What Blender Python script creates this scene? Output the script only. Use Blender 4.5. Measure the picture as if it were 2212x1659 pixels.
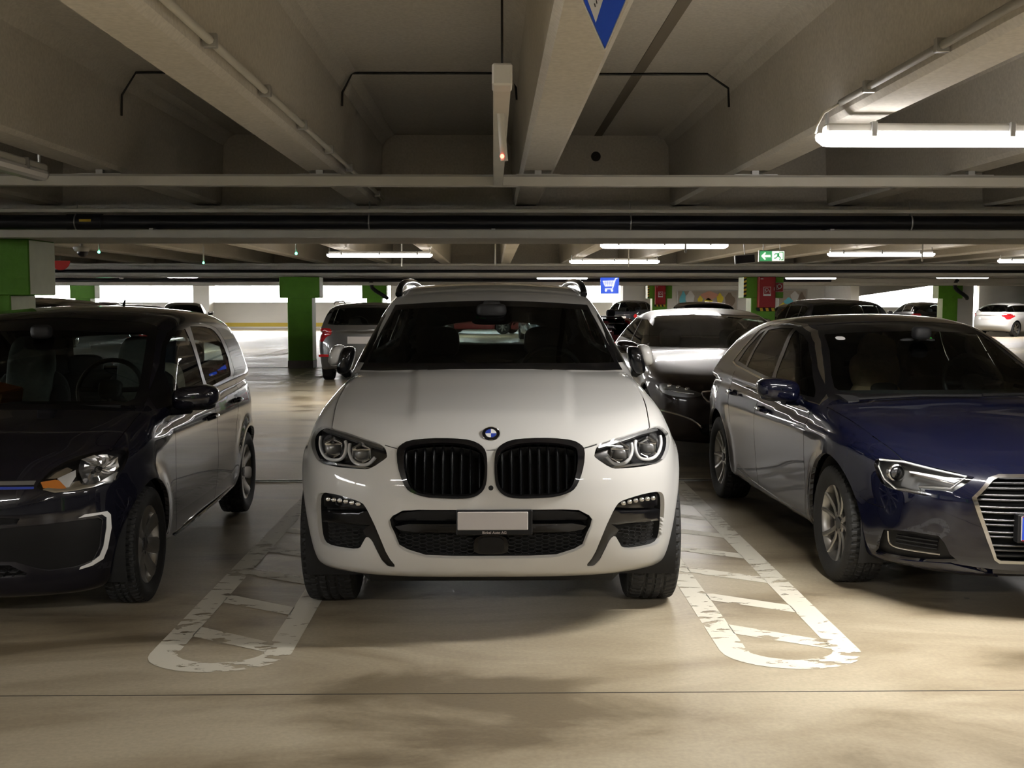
import bpy, math, random
import numpy as np
from mathutils import Vector, Matrix
from mathutils.geometry import delaunay_2d_cdt

for o in list(bpy.data.objects): bpy.data.objects.remove(o)
SC = bpy.context.scene
COL = SC.collection
R = math.radians

# ---------------------------------------------------------------- camera
cam_d = bpy.data.cameras.new('camera'); cam = bpy.data.objects.new('camera', cam_d); COL.objects.link(cam)
cam_d.sensor_fit = 'HORIZONTAL'; cam_d.sensor_width = 36.0; cam_d.lens = 36.0 * 2450.0 / 2212.0
cam_d.clip_end = 400
cam.location = (0, 0, 1.52)
cam.rotation_euler = (R(90 - 4.26), 0, R(-0.935))
SC.camera = cam

# ---------------------------------------------------------------- world (bright overcast daylight outside) and exposure
wd = bpy.data.worlds.new('world'); SC.world = wd; wd.use_nodes = True
nt = wd.node_tree; nt.nodes.clear()
wo = nt.nodes.new('ShaderNodeOutputWorld'); bg = nt.nodes.new('ShaderNodeBackground'); sky = nt.nodes.new('ShaderNodeTexSky')
sky.sky_type = 'HOSEK_WILKIE'; sky.turbidity = 7.0; sky.ground_albedo = .5
sky.sun_direction = (-.35, .62, .70)
mixw = nt.nodes.new('ShaderNodeMixRGB'); mixw.inputs[0].default_value = .55; mixw.inputs[2].default_value = (1.0, 1.0, 1.0, 1)
nt.links.new(sky.outputs[0], mixw.inputs[1]); nt.links.new(mixw.outputs[0], bg.inputs[0])
bg.inputs[1].default_value = 22.0
nt.links.new(bg.outputs[0], wo.inputs[0])
# portals: tell the sampler where the daylight comes in
for px, py, pz, sx_, sy_, rz_ in ((-13.85, 60.6, 1.93, 40.3, 1.14, 0), (19.3, 58.0, 1.85, 5.8, 1.4, 0)):
    pd = bpy.data.lights.new('daylight_portal', 'AREA'); pd.shape = 'RECTANGLE'; pd.size = sx_; pd.size_y = sy_; pd.cycles.is_portal = True
    po = bpy.data.objects.new('daylight_portal', pd); COL.objects.link(po); po.location = (px, py, pz); po.rotation_euler = (R(-90), 0, R(rz_))
SC.view_settings.view_transform = 'Standard'; SC.view_settings.look = 'None'; SC.view_settings.gamma = 1.0
SC.view_settings.use_curve_mapping = False
SC.view_settings.exposure = 1.0
SC.cycles.use_denoising = True
SC.cycles.max_bounces = 5; SC.cycles.diffuse_bounces = 3; SC.cycles.glossy_bounces = 3; SC.cycles.transparent_max_bounces = 8
SC.cycles.use_adaptive_sampling = True; SC.cycles.adaptive_threshold = .03; SC.cycles.adaptive_min_samples = 24; SC.cycles.use_light_tree = False; SC.cycles.light_sampling_threshold = .03
SC.cycles.caustics_reflective = False; SC.cycles.caustics_refractive = False
SC.cycles.sample_clamp_indirect = 3.0

# ---------------------------------------------------------------- materials
MATS = {}
def srgb(r, g, b):
    f = lambda c: (c/255/12.92) if c/255 <= .04045 else ((c/255 + .055)/1.055)**2.4
    return (f(r), f(g), f(b), 1)
def mat(name, col, rough=.5, metal=0., spec=.5, coat=0., noise=None, bump=None, emit=None, alpha=None, coat_rough=.03):
    """plain or noise-mottled principled material; noise=(scale, amount), bump=(scale, strength)"""
    m = bpy.data.materials.new(name); m.use_nodes = True; MATS[name] = m
    n = m.node_tree; b = n.nodes['Principled BSDF']
    b.inputs['Base Color'].default_value = col; b.inputs['Roughness'].default_value = rough; b.inputs['Metallic'].default_value = metal
    b.inputs['Specular IOR Level'].default_value = spec; b.inputs['Coat Weight'].default_value = coat; b.inputs['Coat Roughness'].default_value = coat_rough
    if emit: b.inputs['Emission Color'].default_value = emit[0]; b.inputs['Emission Strength'].default_value = emit[1]
    if noise or bump:
        tc = n.nodes.new('ShaderNodeTexCoord')
    if noise:
        t = n.nodes.new('ShaderNodeTexNoise'); t.inputs['Scale'].default_value = noise[0]; t.inputs['Detail'].default_value = 6
        n.links.new(tc.outputs['Object'], t.inputs['Vector'])
        mr = n.nodes.new('ShaderNodeMapRange'); mr.inputs[1].default_value = .3; mr.inputs[2].default_value = .7
        mr.inputs[3].default_value = 1 - noise[1]; mr.inputs[4].default_value = 1 + noise[1]
        n.links.new(t.outputs[0], mr.inputs[0])
        mx = n.nodes.new('ShaderNodeMixRGB'); mx.blend_type = 'MULTIPLY'; mx.inputs[0].default_value = 1; mx.inputs[1].default_value = col
        n.links.new(mr.outputs[0], mx.inputs[2]); n.links.new(mx.outputs[0], b.inputs['Base Color'])
    if bump:
        t2 = n.nodes.new('ShaderNodeTexNoise'); t2.inputs['Scale'].default_value = bump[0]; t2.inputs['Detail'].default_value = 4
        n.links.new(tc.outputs['Object'], t2.inputs['Vector'])
        bp = n.nodes.new('ShaderNodeBump'); bp.inputs['Strength'].default_value = bump[1]; bp.inputs['Distance'].default_value = .01
        n.links.new(t2.outputs[0], bp.inputs['Height']); n.links.new(bp.outputs[0], b.inputs['Normal'])
    return m
def glass(name, tint, ior=1.5, rough=0.0):
    m = bpy.data.materials.new(name); m.use_nodes = True; MATS[name] = m
    n = m.node_tree; n.nodes.remove(n.nodes['Principled BSDF'])
    out = n.nodes['Material Output']; mx = n.nodes.new('ShaderNodeMixShader'); tr = n.nodes.new('ShaderNodeBsdfTransparent'); gl = n.nodes.new('ShaderNodeBsdfGlossy')
    fr = n.nodes.new('ShaderNodeFresnel'); fr.inputs[0].default_value = ior
    tr.inputs[0].default_value = tint; gl.inputs['Roughness'].default_value = rough
    n.links.new(fr.outputs[0], mx.inputs[0]); n.links.new(tr.outputs[0], mx.inputs[1]); n.links.new(gl.outputs[0], mx.inputs[2]); n.links.new(mx.outputs[0], out.inputs[0])
    return m
# ---------------------------------------------------------------- mesh helpers
def prop(o, label=None, cat=None, group=None, kind=None):
    if label: o['label'] = label
    if cat: o['category'] = cat
    if group: o['group'] = group
    if kind: o['kind'] = kind
    return o
def empty(name, loc=(0, 0, 0), rz=0., label=None, cat=None, group=None):
    o = bpy.data.objects.new(name, None); o.empty_display_size = .2; COL.objects.link(o)
    o.location = loc; o.rotation_euler = (0, 0, rz)
    return prop(o, label, cat, group)
def mesh_obj(name, V, F, mats, parent=None, idx=None, smooth=False, normals=None, sharp=None):
    me = bpy.data.meshes.new(name)
    V = np.asarray(V, float)
    me.from_pydata([tuple(v) for v in V], [], [tuple(int(i) for i in f) for f in F])
    if not isinstance(mats, (list, tuple)): mats = [mats]
    for m in mats: me.materials.append(MATS[m] if isinstance(m, str) else m)
    if idx is not None: me.polygons.foreach_set('material_index', np.asarray(idx, np.int32))
    me.polygons.foreach_set('use_smooth', np.full(len(me.polygons), bool(smooth)))
    me.update()
    if smooth and sharp is not None: me.set_sharp_from_angle(angle=R(sharp))
    if normals is not None: me.normals_split_custom_set_from_vertices([tuple(n) for n in normals])
    o = bpy.data.objects.new(name, me); COL.objects.link(o)
    if parent is not None: o.parent = parent
    return o
def copy_tree(o, parent=None):
    c = o.copy(); COL.objects.link(c)
    if parent is not None: c.parent = parent
    for ch in o.children: copy_tree(ch, c)
    return c
def rot(ax, a):
    return np.array(Matrix.Rotation(a, 3, ax))

class MB:
    """collects shapes for ONE mesh object"""
    def __init__(s): s.V = []; s.F = []; s.I = []; s.n = 0; s.T = None
    def add(s, V, F, m=0):
        V = np.asarray(V, float)
        if s.T is not None: V = V @ s.T[0].T + s.T[1]
        s.V.append(V); s.F += [tuple(i + s.n for i in f) for f in F]; s.I += [m]*len(F); s.n += len(V); return s
    def at(s, loc=(0, 0, 0), M=None): s.T = (np.eye(3) if M is None else M, np.array(loc, float)); return s
    def box(s, x0, x1, y0, y1, z0, z1, c=0., m=0):
        if c <= 0:
            V = [(x, y, z) for x in (x0, x1) for y in (y0, y1) for z in (z0, z1)]
            return s.add(V, [(0,1,3,2),(4,6,7,5),(0,4,5,1),(2,3,7,6),(0,2,6,4),(1,5,7,3)], m)
        c = min(c, .49*min(x1-x0, y1-y0, z1-z0))
        lo = (x0, y0, z0); hi = (x1, y1, z1); V = []; key = {}
        for sx in (0, 1):
            for sy in (0, 1):
                for sz in (0, 1):
                    sg = (sx, sy, sz)
                    for d in range(3):
                        p = [0]*3
                        for k in range(3):
                            e = hi[k] if sg[k] else lo[k]
                            p[k] = e if k == d else e + (c if not sg[k] else -c)
                        key[(sg, d)] = len(V); V.append(p)
        F = []
        def face(ids):
            P = np.array([V[i] for i in ids]); ctr = np.array([(x0+x1)/2, (y0+y1)/2, (z0+z1)/2])
            nn = np.cross(P[1]-P[0], P[2]-P[1])
            if nn @ (P.mean(0)-ctr) < 0: ids = ids[::-1]
            F.append(tuple(ids))
        for d in range(3):
            u, v = (d+1) % 3, (d+2) % 3
            for e in (0, 1):
                def sg(a, b): q = [0]*3; q[d] = e; q[u] = a; q[v] = b; return tuple(q)
                face([key[(sg(0,0), d)], key[(sg(1,0), d)], key[(sg(1,1), d)], key[(sg(0,1), d)]])
            for a in (0, 1):
                for b in (0, 1):
                    def s2(e): q = [0]*3; q[d] = e; q[u] = a; q[v] = b; return tuple(q)
                    face([key[(s2(0), u)], key[(s2(1), u)], key[(s2(1), v)], key[(s2(0), v)]])
        for sx in (0, 1):
            for sy in (0, 1):
                for sz in (0, 1): face([key[((sx, sy, sz), d)] for d in range(3)])
        return s.add(V, F, m)
    def tube(s, pts, r, n=8, m=0, caps=True, closed=False):
        P = np.asarray(pts, float); k = len(P); rr = np.broadcast_to(np.asarray(r, float), (k,))
        V = []; F = []; prev = None
        for i in range(k):
            if closed: t = P[(i+1) % k] - P[i-1]
            else: t = P[min(i+1, k-1)] - P[max(i-1, 0)]
            t = t / max(np.linalg.norm(t), 1e-9)
            if prev is None:
                a = np.array([0, 0, 1.]) if abs(t[2]) < .9 else np.array([1., 0, 0])
            else: a = prev
            u = a - t*(a @ t); u /= np.linalg.norm(u); w = np.cross(t, u); prev = u
            for j in range(n):
                an = 2*math.pi*j/n; V.append(P[i] + rr[i]*(math.cos(an)*u + math.sin(an)*w))
        for i in range(k if closed else k-1):
            i2 = (i+1) % k
            for j in range(n):
                j2 = (j+1) % n; F.append((i*n+j, i*n+j2, i2*n+j2, i2*n+j))
        if caps and not closed: F.append(tuple(range(n))[::-1]); F.append(tuple((k-1)*n+j for j in range(n)))
        return s.add(V, F, m)
    def lathe(s, prof, n=32, axis='x', m=0, ang=None, close=False):
        """prof: (a along axis, radius)"""
        P = list(prof); k = len(P); V = []; F = []
        for j in range(n):
            an = 2*math.pi*j/n; c_, s_ = math.cos(an), math.sin(an)
            for a, r in P:
                V.append({'x': (a, r*c_, r*s_), 'y': (r*s_, a, r*c_), 'z': (r*c_, r*s_, a)}[axis])
        kk = k if close else k-1
        for j in range(n):
            j2 = (j+1) % n
            for i in range(kk):
                i2 = (i+1) % k; F.append((j*k+i, j*k+i2, j2*k+i2, j2*k+i))
        return s.add(V, F, m)
    def prism(s, poly, axis, a0, a1, m=0, caps=True):
        """2-D polygon (in the two other axes, in order) extruded along axis from a0 to a1"""
        k = len(poly); V = []
        for a in (a0, a1):
            for p in poly:
                V.append({'x': (a, p[0], p[1]), 'y': (p[0], a, p[1]), 'z': (p[0], p[1], a)}[axis])
        F = [(i, (i+1) % k, k+(i+1) % k, k+i) for i in range(k)]
        if caps: F += [tuple(range(k))[::-1], tuple(range(k, 2*k))]
        return s.add(V, F, m)
    def ball(s, c, r, nu=20, nv=12, e=1.0, m=0):
        """(super)ellipsoid"""
        V = []; F = []
        pw = lambda t: math.copysign(abs(t)**e, t)
        r = np.broadcast_to(np.asarray(r, float), (3,))
        for i in range(nv+1):
            ph = -math.pi/2 + math.pi*i/nv
            for j in range(nu):
                th = 2*math.pi*j/nu
                V.append((c[0]+r[0]*pw(math.cos(ph))*pw(math.cos(th)), c[1]+r[1]*pw(math.cos(ph))*pw(math.sin(th)), c[2]+r[2]*pw(math.sin(ph))))
        for i in range(nv):
            for j in range(nu):
                j2 = (j+1) % nu; F.append((i*nu+j, i*nu+j2, (i+1)*nu+j2, (i+1)*nu+j))
        return s.add(V, F, m)
    def build(s, name, mats, parent=None, smooth=False, sharp=40):
        return mesh_obj(name, np.concatenate(s.V), s.F, mats, parent, s.I, smooth, None, sharp if smooth else None)
def chaikin(P, it=2, closed=True):
    P = np.asarray(P, float)
    for _ in range(it):
        Q = []
        k = len(P)
        rng = range(k) if closed else range(k-1)
        if not closed: Q.append(P[0])
        for i in rng:
            a, b = P[i], P[(i+1) % k]; Q += [.75*a+.25*b, .25*a+.75*b]
        if not closed: Q.append(P[-1])
        P = np.array(Q)
    return P
def area2(P): P = np.asarray(P); return .5*np.sum(P[:, 0]*np.roll(P[:, 1], -1) - np.roll(P[:, 0], -1)*P[:, 1])
def inset(P, d):
    """offset a closed polygon inwards by d (outwards when negative)"""
    P = np.asarray(P, float)
    if area2(P) < 0: P = P[::-1]
    a = P - np.roll(P, 1, 0); b = np.roll(P, -1, 0) - P
    na = np.stack([-a[:, 1], a[:, 0]], 1); na /= np.maximum(np.linalg.norm(na, axis=1), 1e-9)[:, None]
    nb = np.stack([-b[:, 1], b[:, 0]], 1); nb /= np.maximum(np.linalg.norm(nb, axis=1), 1e-9)[:, None]
    m = na + nb; l = np.maximum((m*m).sum(1), .6)
    return P + m*(2*d/l)[:, None]
def strip(line, w):
    """thin closed polygon around an open polyline"""
    P = np.asarray(line, float); t = np.gradient(P, axis=0); nrm = np.stack([-t[:, 1], t[:, 0]], 1); nrm /= np.linalg.norm(nrm, axis=1)[:, None]
    return np.concatenate([P + nrm*w/2, (P - nrm*w/2)[::-1]])
def mirror_x(P): P = np.asarray(P, float).copy(); P[:, 0] *= -1; return P[::-1]
# ---------------------------------------------------------------- building materials
def concrete(name, c1, c2, c3, scale, rough, bump, speck=0.):
    m = bpy.data.materials.new(name); m.use_nodes = True; MATS[name] = m; n = m.node_tree; L = n.links; b = n.nodes['Principled BSDF']
    tc = n.nodes.new('ShaderNodeTexCoord')
    mp = n.nodes.new('ShaderNodeMapping'); L.new(tc.outputs['Object'], mp.inputs[0]); mp.inputs['Scale'].default_value = (scale*.42, scale, scale)
    t1 = n.nodes.new('ShaderNodeTexNoise'); t1.inputs['Scale'].default_value = .9; t1.inputs['Detail'].default_value = 8; t1.inputs['Roughness'].default_value = .62; t1.inputs['Distortion'].default_value = .9
    L.new(mp.outputs[0], t1.inputs['Vector'])
    r1 = n.nodes.new('ShaderNodeValToRGB'); e = r1.color_ramp.elements; e[0].position = .37; e[0].color = c1; e[1].position = .60; e[1].color = c3; k = e.new(.46); k.color = c2
    L.new(t1.outputs[0], r1.inputs[0])
    t2 = n.nodes.new('ShaderNodeTexNoise'); t2.inputs['Scale'].default_value = 55; t2.inputs['Detail'].default_value = 5; L.new(tc.outputs['Object'], t2.inputs['Vector'])
    mr = n.nodes.new('ShaderNodeMapRange'); mr.inputs[1].default_value = .3; mr.inputs[2].default_value = .7; mr.inputs[3].default_value = .9; mr.inputs[4].default_value = 1.08; L.new(t2.outputs[0], mr.inputs[0])
    mx = n.nodes.new('ShaderNodeMixRGB'); mx.blend_type = 'MULTIPLY'; mx.inputs[0].default_value = 1; L.new(r1.outputs[0], mx.inputs[1]); L.new(mr.outputs[0], mx.inputs[2])
    out = mx.outputs[0]
    if speck:
        v = n.nodes.new('ShaderNodeTexVoronoi'); v.inputs['Scale'].default_value = 1.1; L.new(tc.outputs['Object'], v.inputs['Vector'])
        lt = n.nodes.new('ShaderNodeMath'); lt.operation = 'LESS_THAN'; lt.inputs[1].default_value = speck; L.new(v.outputs['Distance'], lt.inputs[0])
        m2 = n.nodes.new('ShaderNodeMixRGB'); m2.inputs[2].default_value = (.02, .017, .015, 1); L.new(lt.outputs[0], m2.inputs[0]); L.new(out, m2.inputs[1]); out = m2.outputs[0]
    L.new(out, b.inputs['Base Color'])
    rr = n.nodes.new('ShaderNodeMapRange'); rr.inputs[1].default_value = .35; rr.inputs[2].default_value = .65; rr.inputs[3].default_value = rough[0]; rr.inputs[4].default_value = rough[1]; L.new(t1.outputs[0], rr.inputs[0]); L.new(rr.outputs[0], b.inputs['Roughness'])
    bp = n.nodes.new('ShaderNodeBump'); bp.inputs['Strength'].default_value = bump; bp.inputs['Distance'].default_value = .004; L.new(t2.outputs[0], bp.inputs['Height']); L.new(bp.outputs[0], b.inputs['Normal'])
    return m
concrete('floor_concrete', srgb(112, 100, 80), srgb(146, 134, 112), srgb(168, 158, 136), 1.5, (.33, .47), .10, .024)
concrete('ceiling_concrete', srgb(203, 198, 189), srgb(210, 205, 196), srgb(217, 212, 204), .35, (.75, .85), .25)
concrete('wall_concrete', srgb(222, 220, 214), srgb(228, 226, 220), srgb(234, 232, 226), .4, (.7, .8), .15)
mat('green_paint', srgb(98, 158, 40), .55, noise=(6, .08), bump=(40, .15)); mat('pale_side', srgb(186, 192, 150), .6, noise=(8, .06)); mat('skirting', srgb(120, 116, 108), .7, noise=(10, .1))
mat('trunking', srgb(205, 202, 192), .45, noise=(5, .05)); mat('trunking_grey', srgb(150, 148, 142), .5); mat('galvanised', (.45, .45, .44, 1), .4, .7, noise=(20, .1))
mat('drain_pipe', (.012, .013, .018, 1), .35); mat('cable', (.012, .011, .010, 1), .5); mat('joint_grey', srgb(120, 112, 100), .8); mat('joint_dark', (.02, .018, .015, 1), .8); mat('yellow_paint', srgb(205, 180, 70), .6)
mat('sign_blue', srgb(16, 74, 200), .4); mat('sign_white', srgb(225, 225, 225), .45); mat('sign_red', srgb(160, 34, 40), .45); mat('sign_dark', (.02, .015, .02, 1), .3); mat('black_mark', (.01, .01, .01, 1), .6)
mat('hazard_yellow', srgb(215, 180, 40), .5); mat('white_plastic', srgb(215, 213, 206), .4); mat('clear_plastic', (.8, .79, .8, 1), .15)
mat('red_disc', srgb(222, 60, 52), .5)
def emis(name, col, st):
    m = mat(name, (.8, .8, .8, 1), .4, emit=(col, st)); return m
emis('lamp_diffuser', (1, .96, .93, 1), 9.0); emis('exit_green', (.01, .35, .10, 1), .45); emis('exit_white', (1, .98, .85, 1), .6); emis('sign_blue_lit', (.01, .09, .75, 1), .5); emis('sign_white_lit', (1, 1, 1, 1), .5); emis('led_green', (.1, 1, .45, 1), 4.0); emis('led_red', (1, .08, .05, 1), 5.0)
def worn_paint(name, col, lo, hi):
    m = bpy.data.materials.new(name); m.use_nodes = True; MATS[name] = m; n = m.node_tree; L = n.links; b = n.nodes['Principled BSDF']
    b.inputs['Base Color'].default_value = col; b.inputs['Roughness'].default_value = .55
    tc = n.nodes.new('ShaderNodeTexCoord'); mp = n.nodes.new('ShaderNodeMapping'); mp.inputs['Scale'].default_value = (5.5, 12, 1); L.new(tc.outputs['Object'], mp.inputs[0])
    t = n.nodes.new('ShaderNodeTexNoise'); t.inputs['Scale'].default_value = 1.6; t.inputs['Detail'].default_value = 7; t.inputs['Roughness'].default_value = .6; t.inputs['Distortion'].default_value = .5; L.new(mp.outputs[0], t.inputs['Vector'])
    # big patches decide where the paint has come off most
    t2 = n.nodes.new('ShaderNodeTexNoise'); t2.inputs['Scale'].default_value = 1.3; t2.inputs['Detail'].default_value = 2; L.new(tc.outputs['Object'], t2.inputs['Vector'])
    ad = n.nodes.new('ShaderNodeMath'); ad.operation = 'MULTIPLY_ADD'; ad.inputs[1].default_value = .75; L.new(t2.outputs[0], ad.inputs[0]); L.new(t.outputs[0], ad.inputs[2])
    r = n.nodes.new('ShaderNodeMapRange'); r.inputs[1].default_value = lo; r.inputs[2].default_value = hi; L.new(ad.outputs[0], r.inputs[0]); L.new(r.outputs[0], b.inputs['Alpha'])
    return m
worn_paint('line_paint', srgb(205, 200, 184), .76, .775); worn_paint('line_paint_worn', srgb(222, 216, 196), .83, .845)

# ---------------------------------------------------------------- floor, ceiling, girders, pillars, walls
def S(o): o['kind'] = 'structure'; return o
floor = S(MB().box(-34, 40, -14, 64, -.2, 0).build('floor', 'floor_concrete'))
for y in (9.46, 25.4):
    MB().box(-34, 40, y-.03, y+.03, 0, .0012).build('floor_joint', 'joint_dark', floor); MB().box(-34, 40, y+.03, y+.048, 0, .006).build('joint_rail', 'trunking', floor); MB().box(-34, 40, y-.048, y-.03, 0, .004).build('joint_rail', 'galvanised', floor)
MB().box(-34, 40, 4.286, 4.292, 0, .0008).build('floor_joint', 'joint_dark', floor)
ZS, ZR, ZG = 2.86, 2.285, 2.02
ceiling = S(MB().box(-34, 40, -14, 64, ZS, ZS+.25).build('ceiling', 'ceiling_concrete'))
for y0, y1 in ((-5.5, 9.4), (10.1, 25.1)):
    MB().box(.828, .892, y0, y1, ZS-.004, ZS+.01).build('ceiling_joint', 'joint_grey', ceiling)
bays = [(-14, -6.2), (-5.5, 9.4), (10.1, 25.1), (25.8, 40.8), (41.5, 64)]
def rib_mesh(L):
    hw, ht, c = .105, .135, .022
    pr = [(-hw+c, ZR), (hw-c, ZR), (hw, ZR+c), (ht-.01, ZS-.09), (ht+.03, ZS-.03), (ht+.09, ZS+.002), (-ht-.09, ZS+.002), (-ht-.03, ZS-.03), (-ht+.01, ZS-.09), (-hw, ZR+c)]
    return MB().prism(pr, 'y', 0, L)
for bi, (y0, y1) in enumerate(bays):
    first = None
    for k in range(-25, 31):
        x = .266 + 1.295*k
        if first is None: o = first = rib_mesh(y1-y0).build('beam', 'ceiling_concrete', None, True, 25)
        else: o = first.copy(); COL.objects.link(o)
        o.location = (x, y0, 0); S(o)
for y in (-6.2, 9.4, 25.1, 40.8):
    S(MB().prism([(y-.2, ZG), (y+.9, ZG), (y+.9, 2.27), (y+.7, 2.285), (y+.7, ZS+.01), (y, ZS+.01), (y, 2.285), (y-.2, 2.27)], 'x', -34, 40).build('beam', 'ceiling_concrete'))
MB().at((.841, 9.40, 2.69)).lathe([(-.004, .001), (-.004, .036), (.0, .04), (.02, .04)], 20, 'y').build('girder_hole', 'joint_dark', ceiling)
COLX = [-14.7, -4.28, 6.0, 16.55, 27]
def pillar(x, y):
    p = S(MB().box(x-.27, x+.27, y-.26, y+.26, 0, 1.56, .008).build('pillar', 'green_paint'))
    MB().box(x-.44, x+.44, y-.28, y+.28, 1.555, ZG, .008).build('capital', 'green_paint', p)
    for sx in (-1, 1):  # side faces get thin sheets of a paler colour than the green fronts
        MB().box(x+sx*.4405-.002, x+sx*.4405+.002, y-.27, y+.27, 1.565, ZG-.01).build('capital_side', 'pale_side', p)
        MB().box(x+sx*.2705-.002, x+sx*.2705+.002, y-.25, y+.25, .2, 1.55).build('pillar_side', 'pale_side', p)
    MB().box(x-.28, x+.28, y-.27, y+.27, 0, .17, .006).build('skirting', 'skirting', p)
    return p
PIL = {}
for yy in (-6.0, 9.77, 25.46, 41.2):
    for xx in COLX:
        if yy < 0 and abs(xx) > 16: continue
        PIL[(xx, yy)] = pillar(xx, yy)
# outer walls: parapet with open band to the daylight
wb = S(MB().box(-34, 6.3, 60, 60.2, 0, 1.33).build('wall_back', 'wall_concrete'))
MB().box(-34, 6.3, 59.97, 60.02, .10, .30).build('yellow_band', 'yellow_paint', wb); MB().box(-34, 6.3, 59.9, 60.3, 1.33, 1.37).build('coping', 'wall_concrete', wb)
MB().box(-34, 40, 59.9, 60.5, 2.50, ZS).build('upper_band', 'wall_concrete', wb)
for x in (-15.1, -4.9, -25.2): S(MB().box(x-.41, x+.41, 59.0, 60.3, 0, ZS).build('pillar', 'wall_concrete'))
wl = S(MB().box(-34.2, -34, -14, 60.2, 0, 1.30).build('wall_left', 'wall_concrete')); MB().box(-34.2, -34, -14, 60.2, 2.5, ZS).build('upper_band', 'wall_concrete', wl)
for y in (-6, 9.8, 25.5, 41.2): S(MB().box(-34.2, -33.5, y-.4, y+.4, 0, ZS).build('pillar', 'wall_concrete'))
S(MB().box(-34, 40, -14.2, -14, 0, ZS).build('wall_front', 'wall_concrete')); S(MB().box(40, 40.2, -14, 64, 0, ZS).build('wall_right', 'wall_concrete'))
wr = S(MB().box(7.3, 16.4, 56, 56.3, 0, ZS).build('wall_back_right', 'wall_concrete')); MB().box(6.3, 7.3, 55.2, 56.3, 0, ZS).build('wall_return', 'wall_concrete', wr)
S(MB().box(16.4, 16.8, 52.0, 56.3, 0, ZS).build('pillar', 'wall_concrete'))
S(MB().box(16.4, 22.2, 57.0, 57.2, 0, 1.15).build('wall_ramp', 'wall_concrete'))
S(MB().prism([(16.4, 1.44), (21.7, 2.20), (22.2, 2.26), (22.2, ZS), (16.4, ZS)], 'y', 56.0, 56.3).build('wall_ramp_beam', 'wall_concrete'))
S(MB().box(22.2, 23.8, 56, 56.3, 0, ZS).build('wall_back_right', 'wall_concrete')); S(MB().box(24.5, 40, 57, 57.3, 0, ZS).build('wall_back_right', 'wall_concrete'))
S(MB().box(-60, 60, 62, 140, -.3, -.2).build('ground', 'wall_concrete'))

# ---------------------------------------------------------------- painted bay markings
def marking(cx, y0, y1, worn, skew=1):
    """ladder with a rounded head: two long bands, rungs"""
    wo, wi = .305, .185; n = 15
    arc = [(wo*math.cos(t), .25 - .25*math.sin(t)) for t in np.linspace(0, math.pi, n)]; arci = [(wi*math.cos(t), .26 - .135*math.sin(t)) for t in np.linspace(0, math.pi, n)]
    L = y1 - y0; out = [(wo, L)] + arc + [(-wo, L)]; inn = [(wi, L)] + arci + [(-wi, L)]
    V = [(x, y, .0016) for x, y in out] + [(x, y, .0016) for x, y in inn]; k = len(out)
    F = [(i, i+1, k+i+1, k+i)[::-1] for i in range(k-1)]
    o = S(mesh_obj('floor_marking', V, F, worn)); o.location = (cx, y0, 0)
    kk = 0
    while .50 + kk*.578 < L - .1:
        yb = .50 + kk*.578; kk += 1
        b = mesh_obj('rung', [(-wi-.004, yb, .0016), (wi+.004, yb-.235, .0016), (wi+.004, yb-.235+.135, .0016), (-wi-.004, yb+.15, .0016)], [(0, 1, 2, 3)], worn, o)
    return o
for i, cx in enumerate((-1.175, 1.285)): marking(cx, 4.553, 9.38, 'line_paint')
for k in (-3, -2, -1, 2, 3): marking(-1.175 + 2.46*k, 4.553, 9.38, 'line_paint_worn')
for k in range(-6, 6): marking(-1.175 + 2.46*k, 20.42, 25.3, 'line_paint_worn')
for k in range(-6, 8): marking(-1.175 + 2.46*k, 30.5, 25.6 + 10.3, 'line_paint_worn')

# ---------------------------------------------------------------- lamps
def lamp(x, y, label, lit=True, L=1.58, z=2.155, along='x', group=None):
    e = empty('strip_lamp', (x, y, z), 0 if along == 'x' else R(90), label, 'lamp', group or 'strip lamps under the ribs')
    b = MB(); prof = [(-.045, .045), (-.05, .03), (-.042, .008), (-.024, -.004), (.024, -.004), (.042, .008), (.05, .03), (.045, .045)]
    V = []; F = []; k = len(prof)
    for t, s_ in ((0, .55), (.03, .95), (.06, 1), (L-.06, 1), (L-.03, .95), (L, .55)):
        for a, c in prof: V.append((t, a*s_, .045 + (c-.045)*s_))
    for i in range(5):
        for j in range(k): F.append((i*k+j, i*k+(j+1) % k, (i+1)*k+(j+1) % k, (i+1)*k+j)[::-1])
    F += [tuple(range(k)), tuple(5*k+j for j in range(k))[::-1]]
    b.add(V, F).build('diffuser', 'lamp_diffuser' if lit else 'clear_plastic', e, True, 30)
    MB().box(.03, L-.03, -.04, .04, .046, .085, .008).build('housing', 'white_plastic', e)
    for t in (.14, .5, .86): MB().box(L*t-.012, L*t+.012, -.054, .054, .03, .09, .003).build('clip', 'galvanised', e)
    for t in (.04, L-.04): MB().tube([(t, 0, .085), (t, 0, .135)], .008, 6).build('fixing', 'galvanised', e)
    if lit:
        ld = bpy.data.lights.new('lamp_light', 'AREA'); ld.shape = 'RECTANGLE'; ld.size = L*.94; ld.size_y = .07; ld.energy = LAMP_W if y < 40 else 120.0; ld.color = (1, .965, .92); ld.spread = R(175)
        lo = bpy.data.objects.new('lamp_light', ld); COL.objects.link(lo); lo.parent = e; lo.location = (L/2, 0, -.012)
    return e
LAMP_W = 55.0
lamp(1.336, 4.72, 'long lit strip lamp at the picture edge above the dark blue hatchback')
lamp(-2.50, 17.18, 'lit strip lamp above and behind the grey estate car')
lamp(1.325, 14.1, 'lit strip lamp, the higher of the two overlapping above the brown car')
lamp(1.333, 19.97, 'lit strip lamp, the lower of the two overlapping above the trolley sign')
lamp(4.924, 16.72, 'lit strip lamp between the exit sign and the picture edge')
lamp(8.737, 19.6, 'lit strip lamp cut by the picture edge above the white hatchback')
lamp(1.366, 35.66, 'small distant lit strip lamp beside the blue trolley sign')
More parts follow.
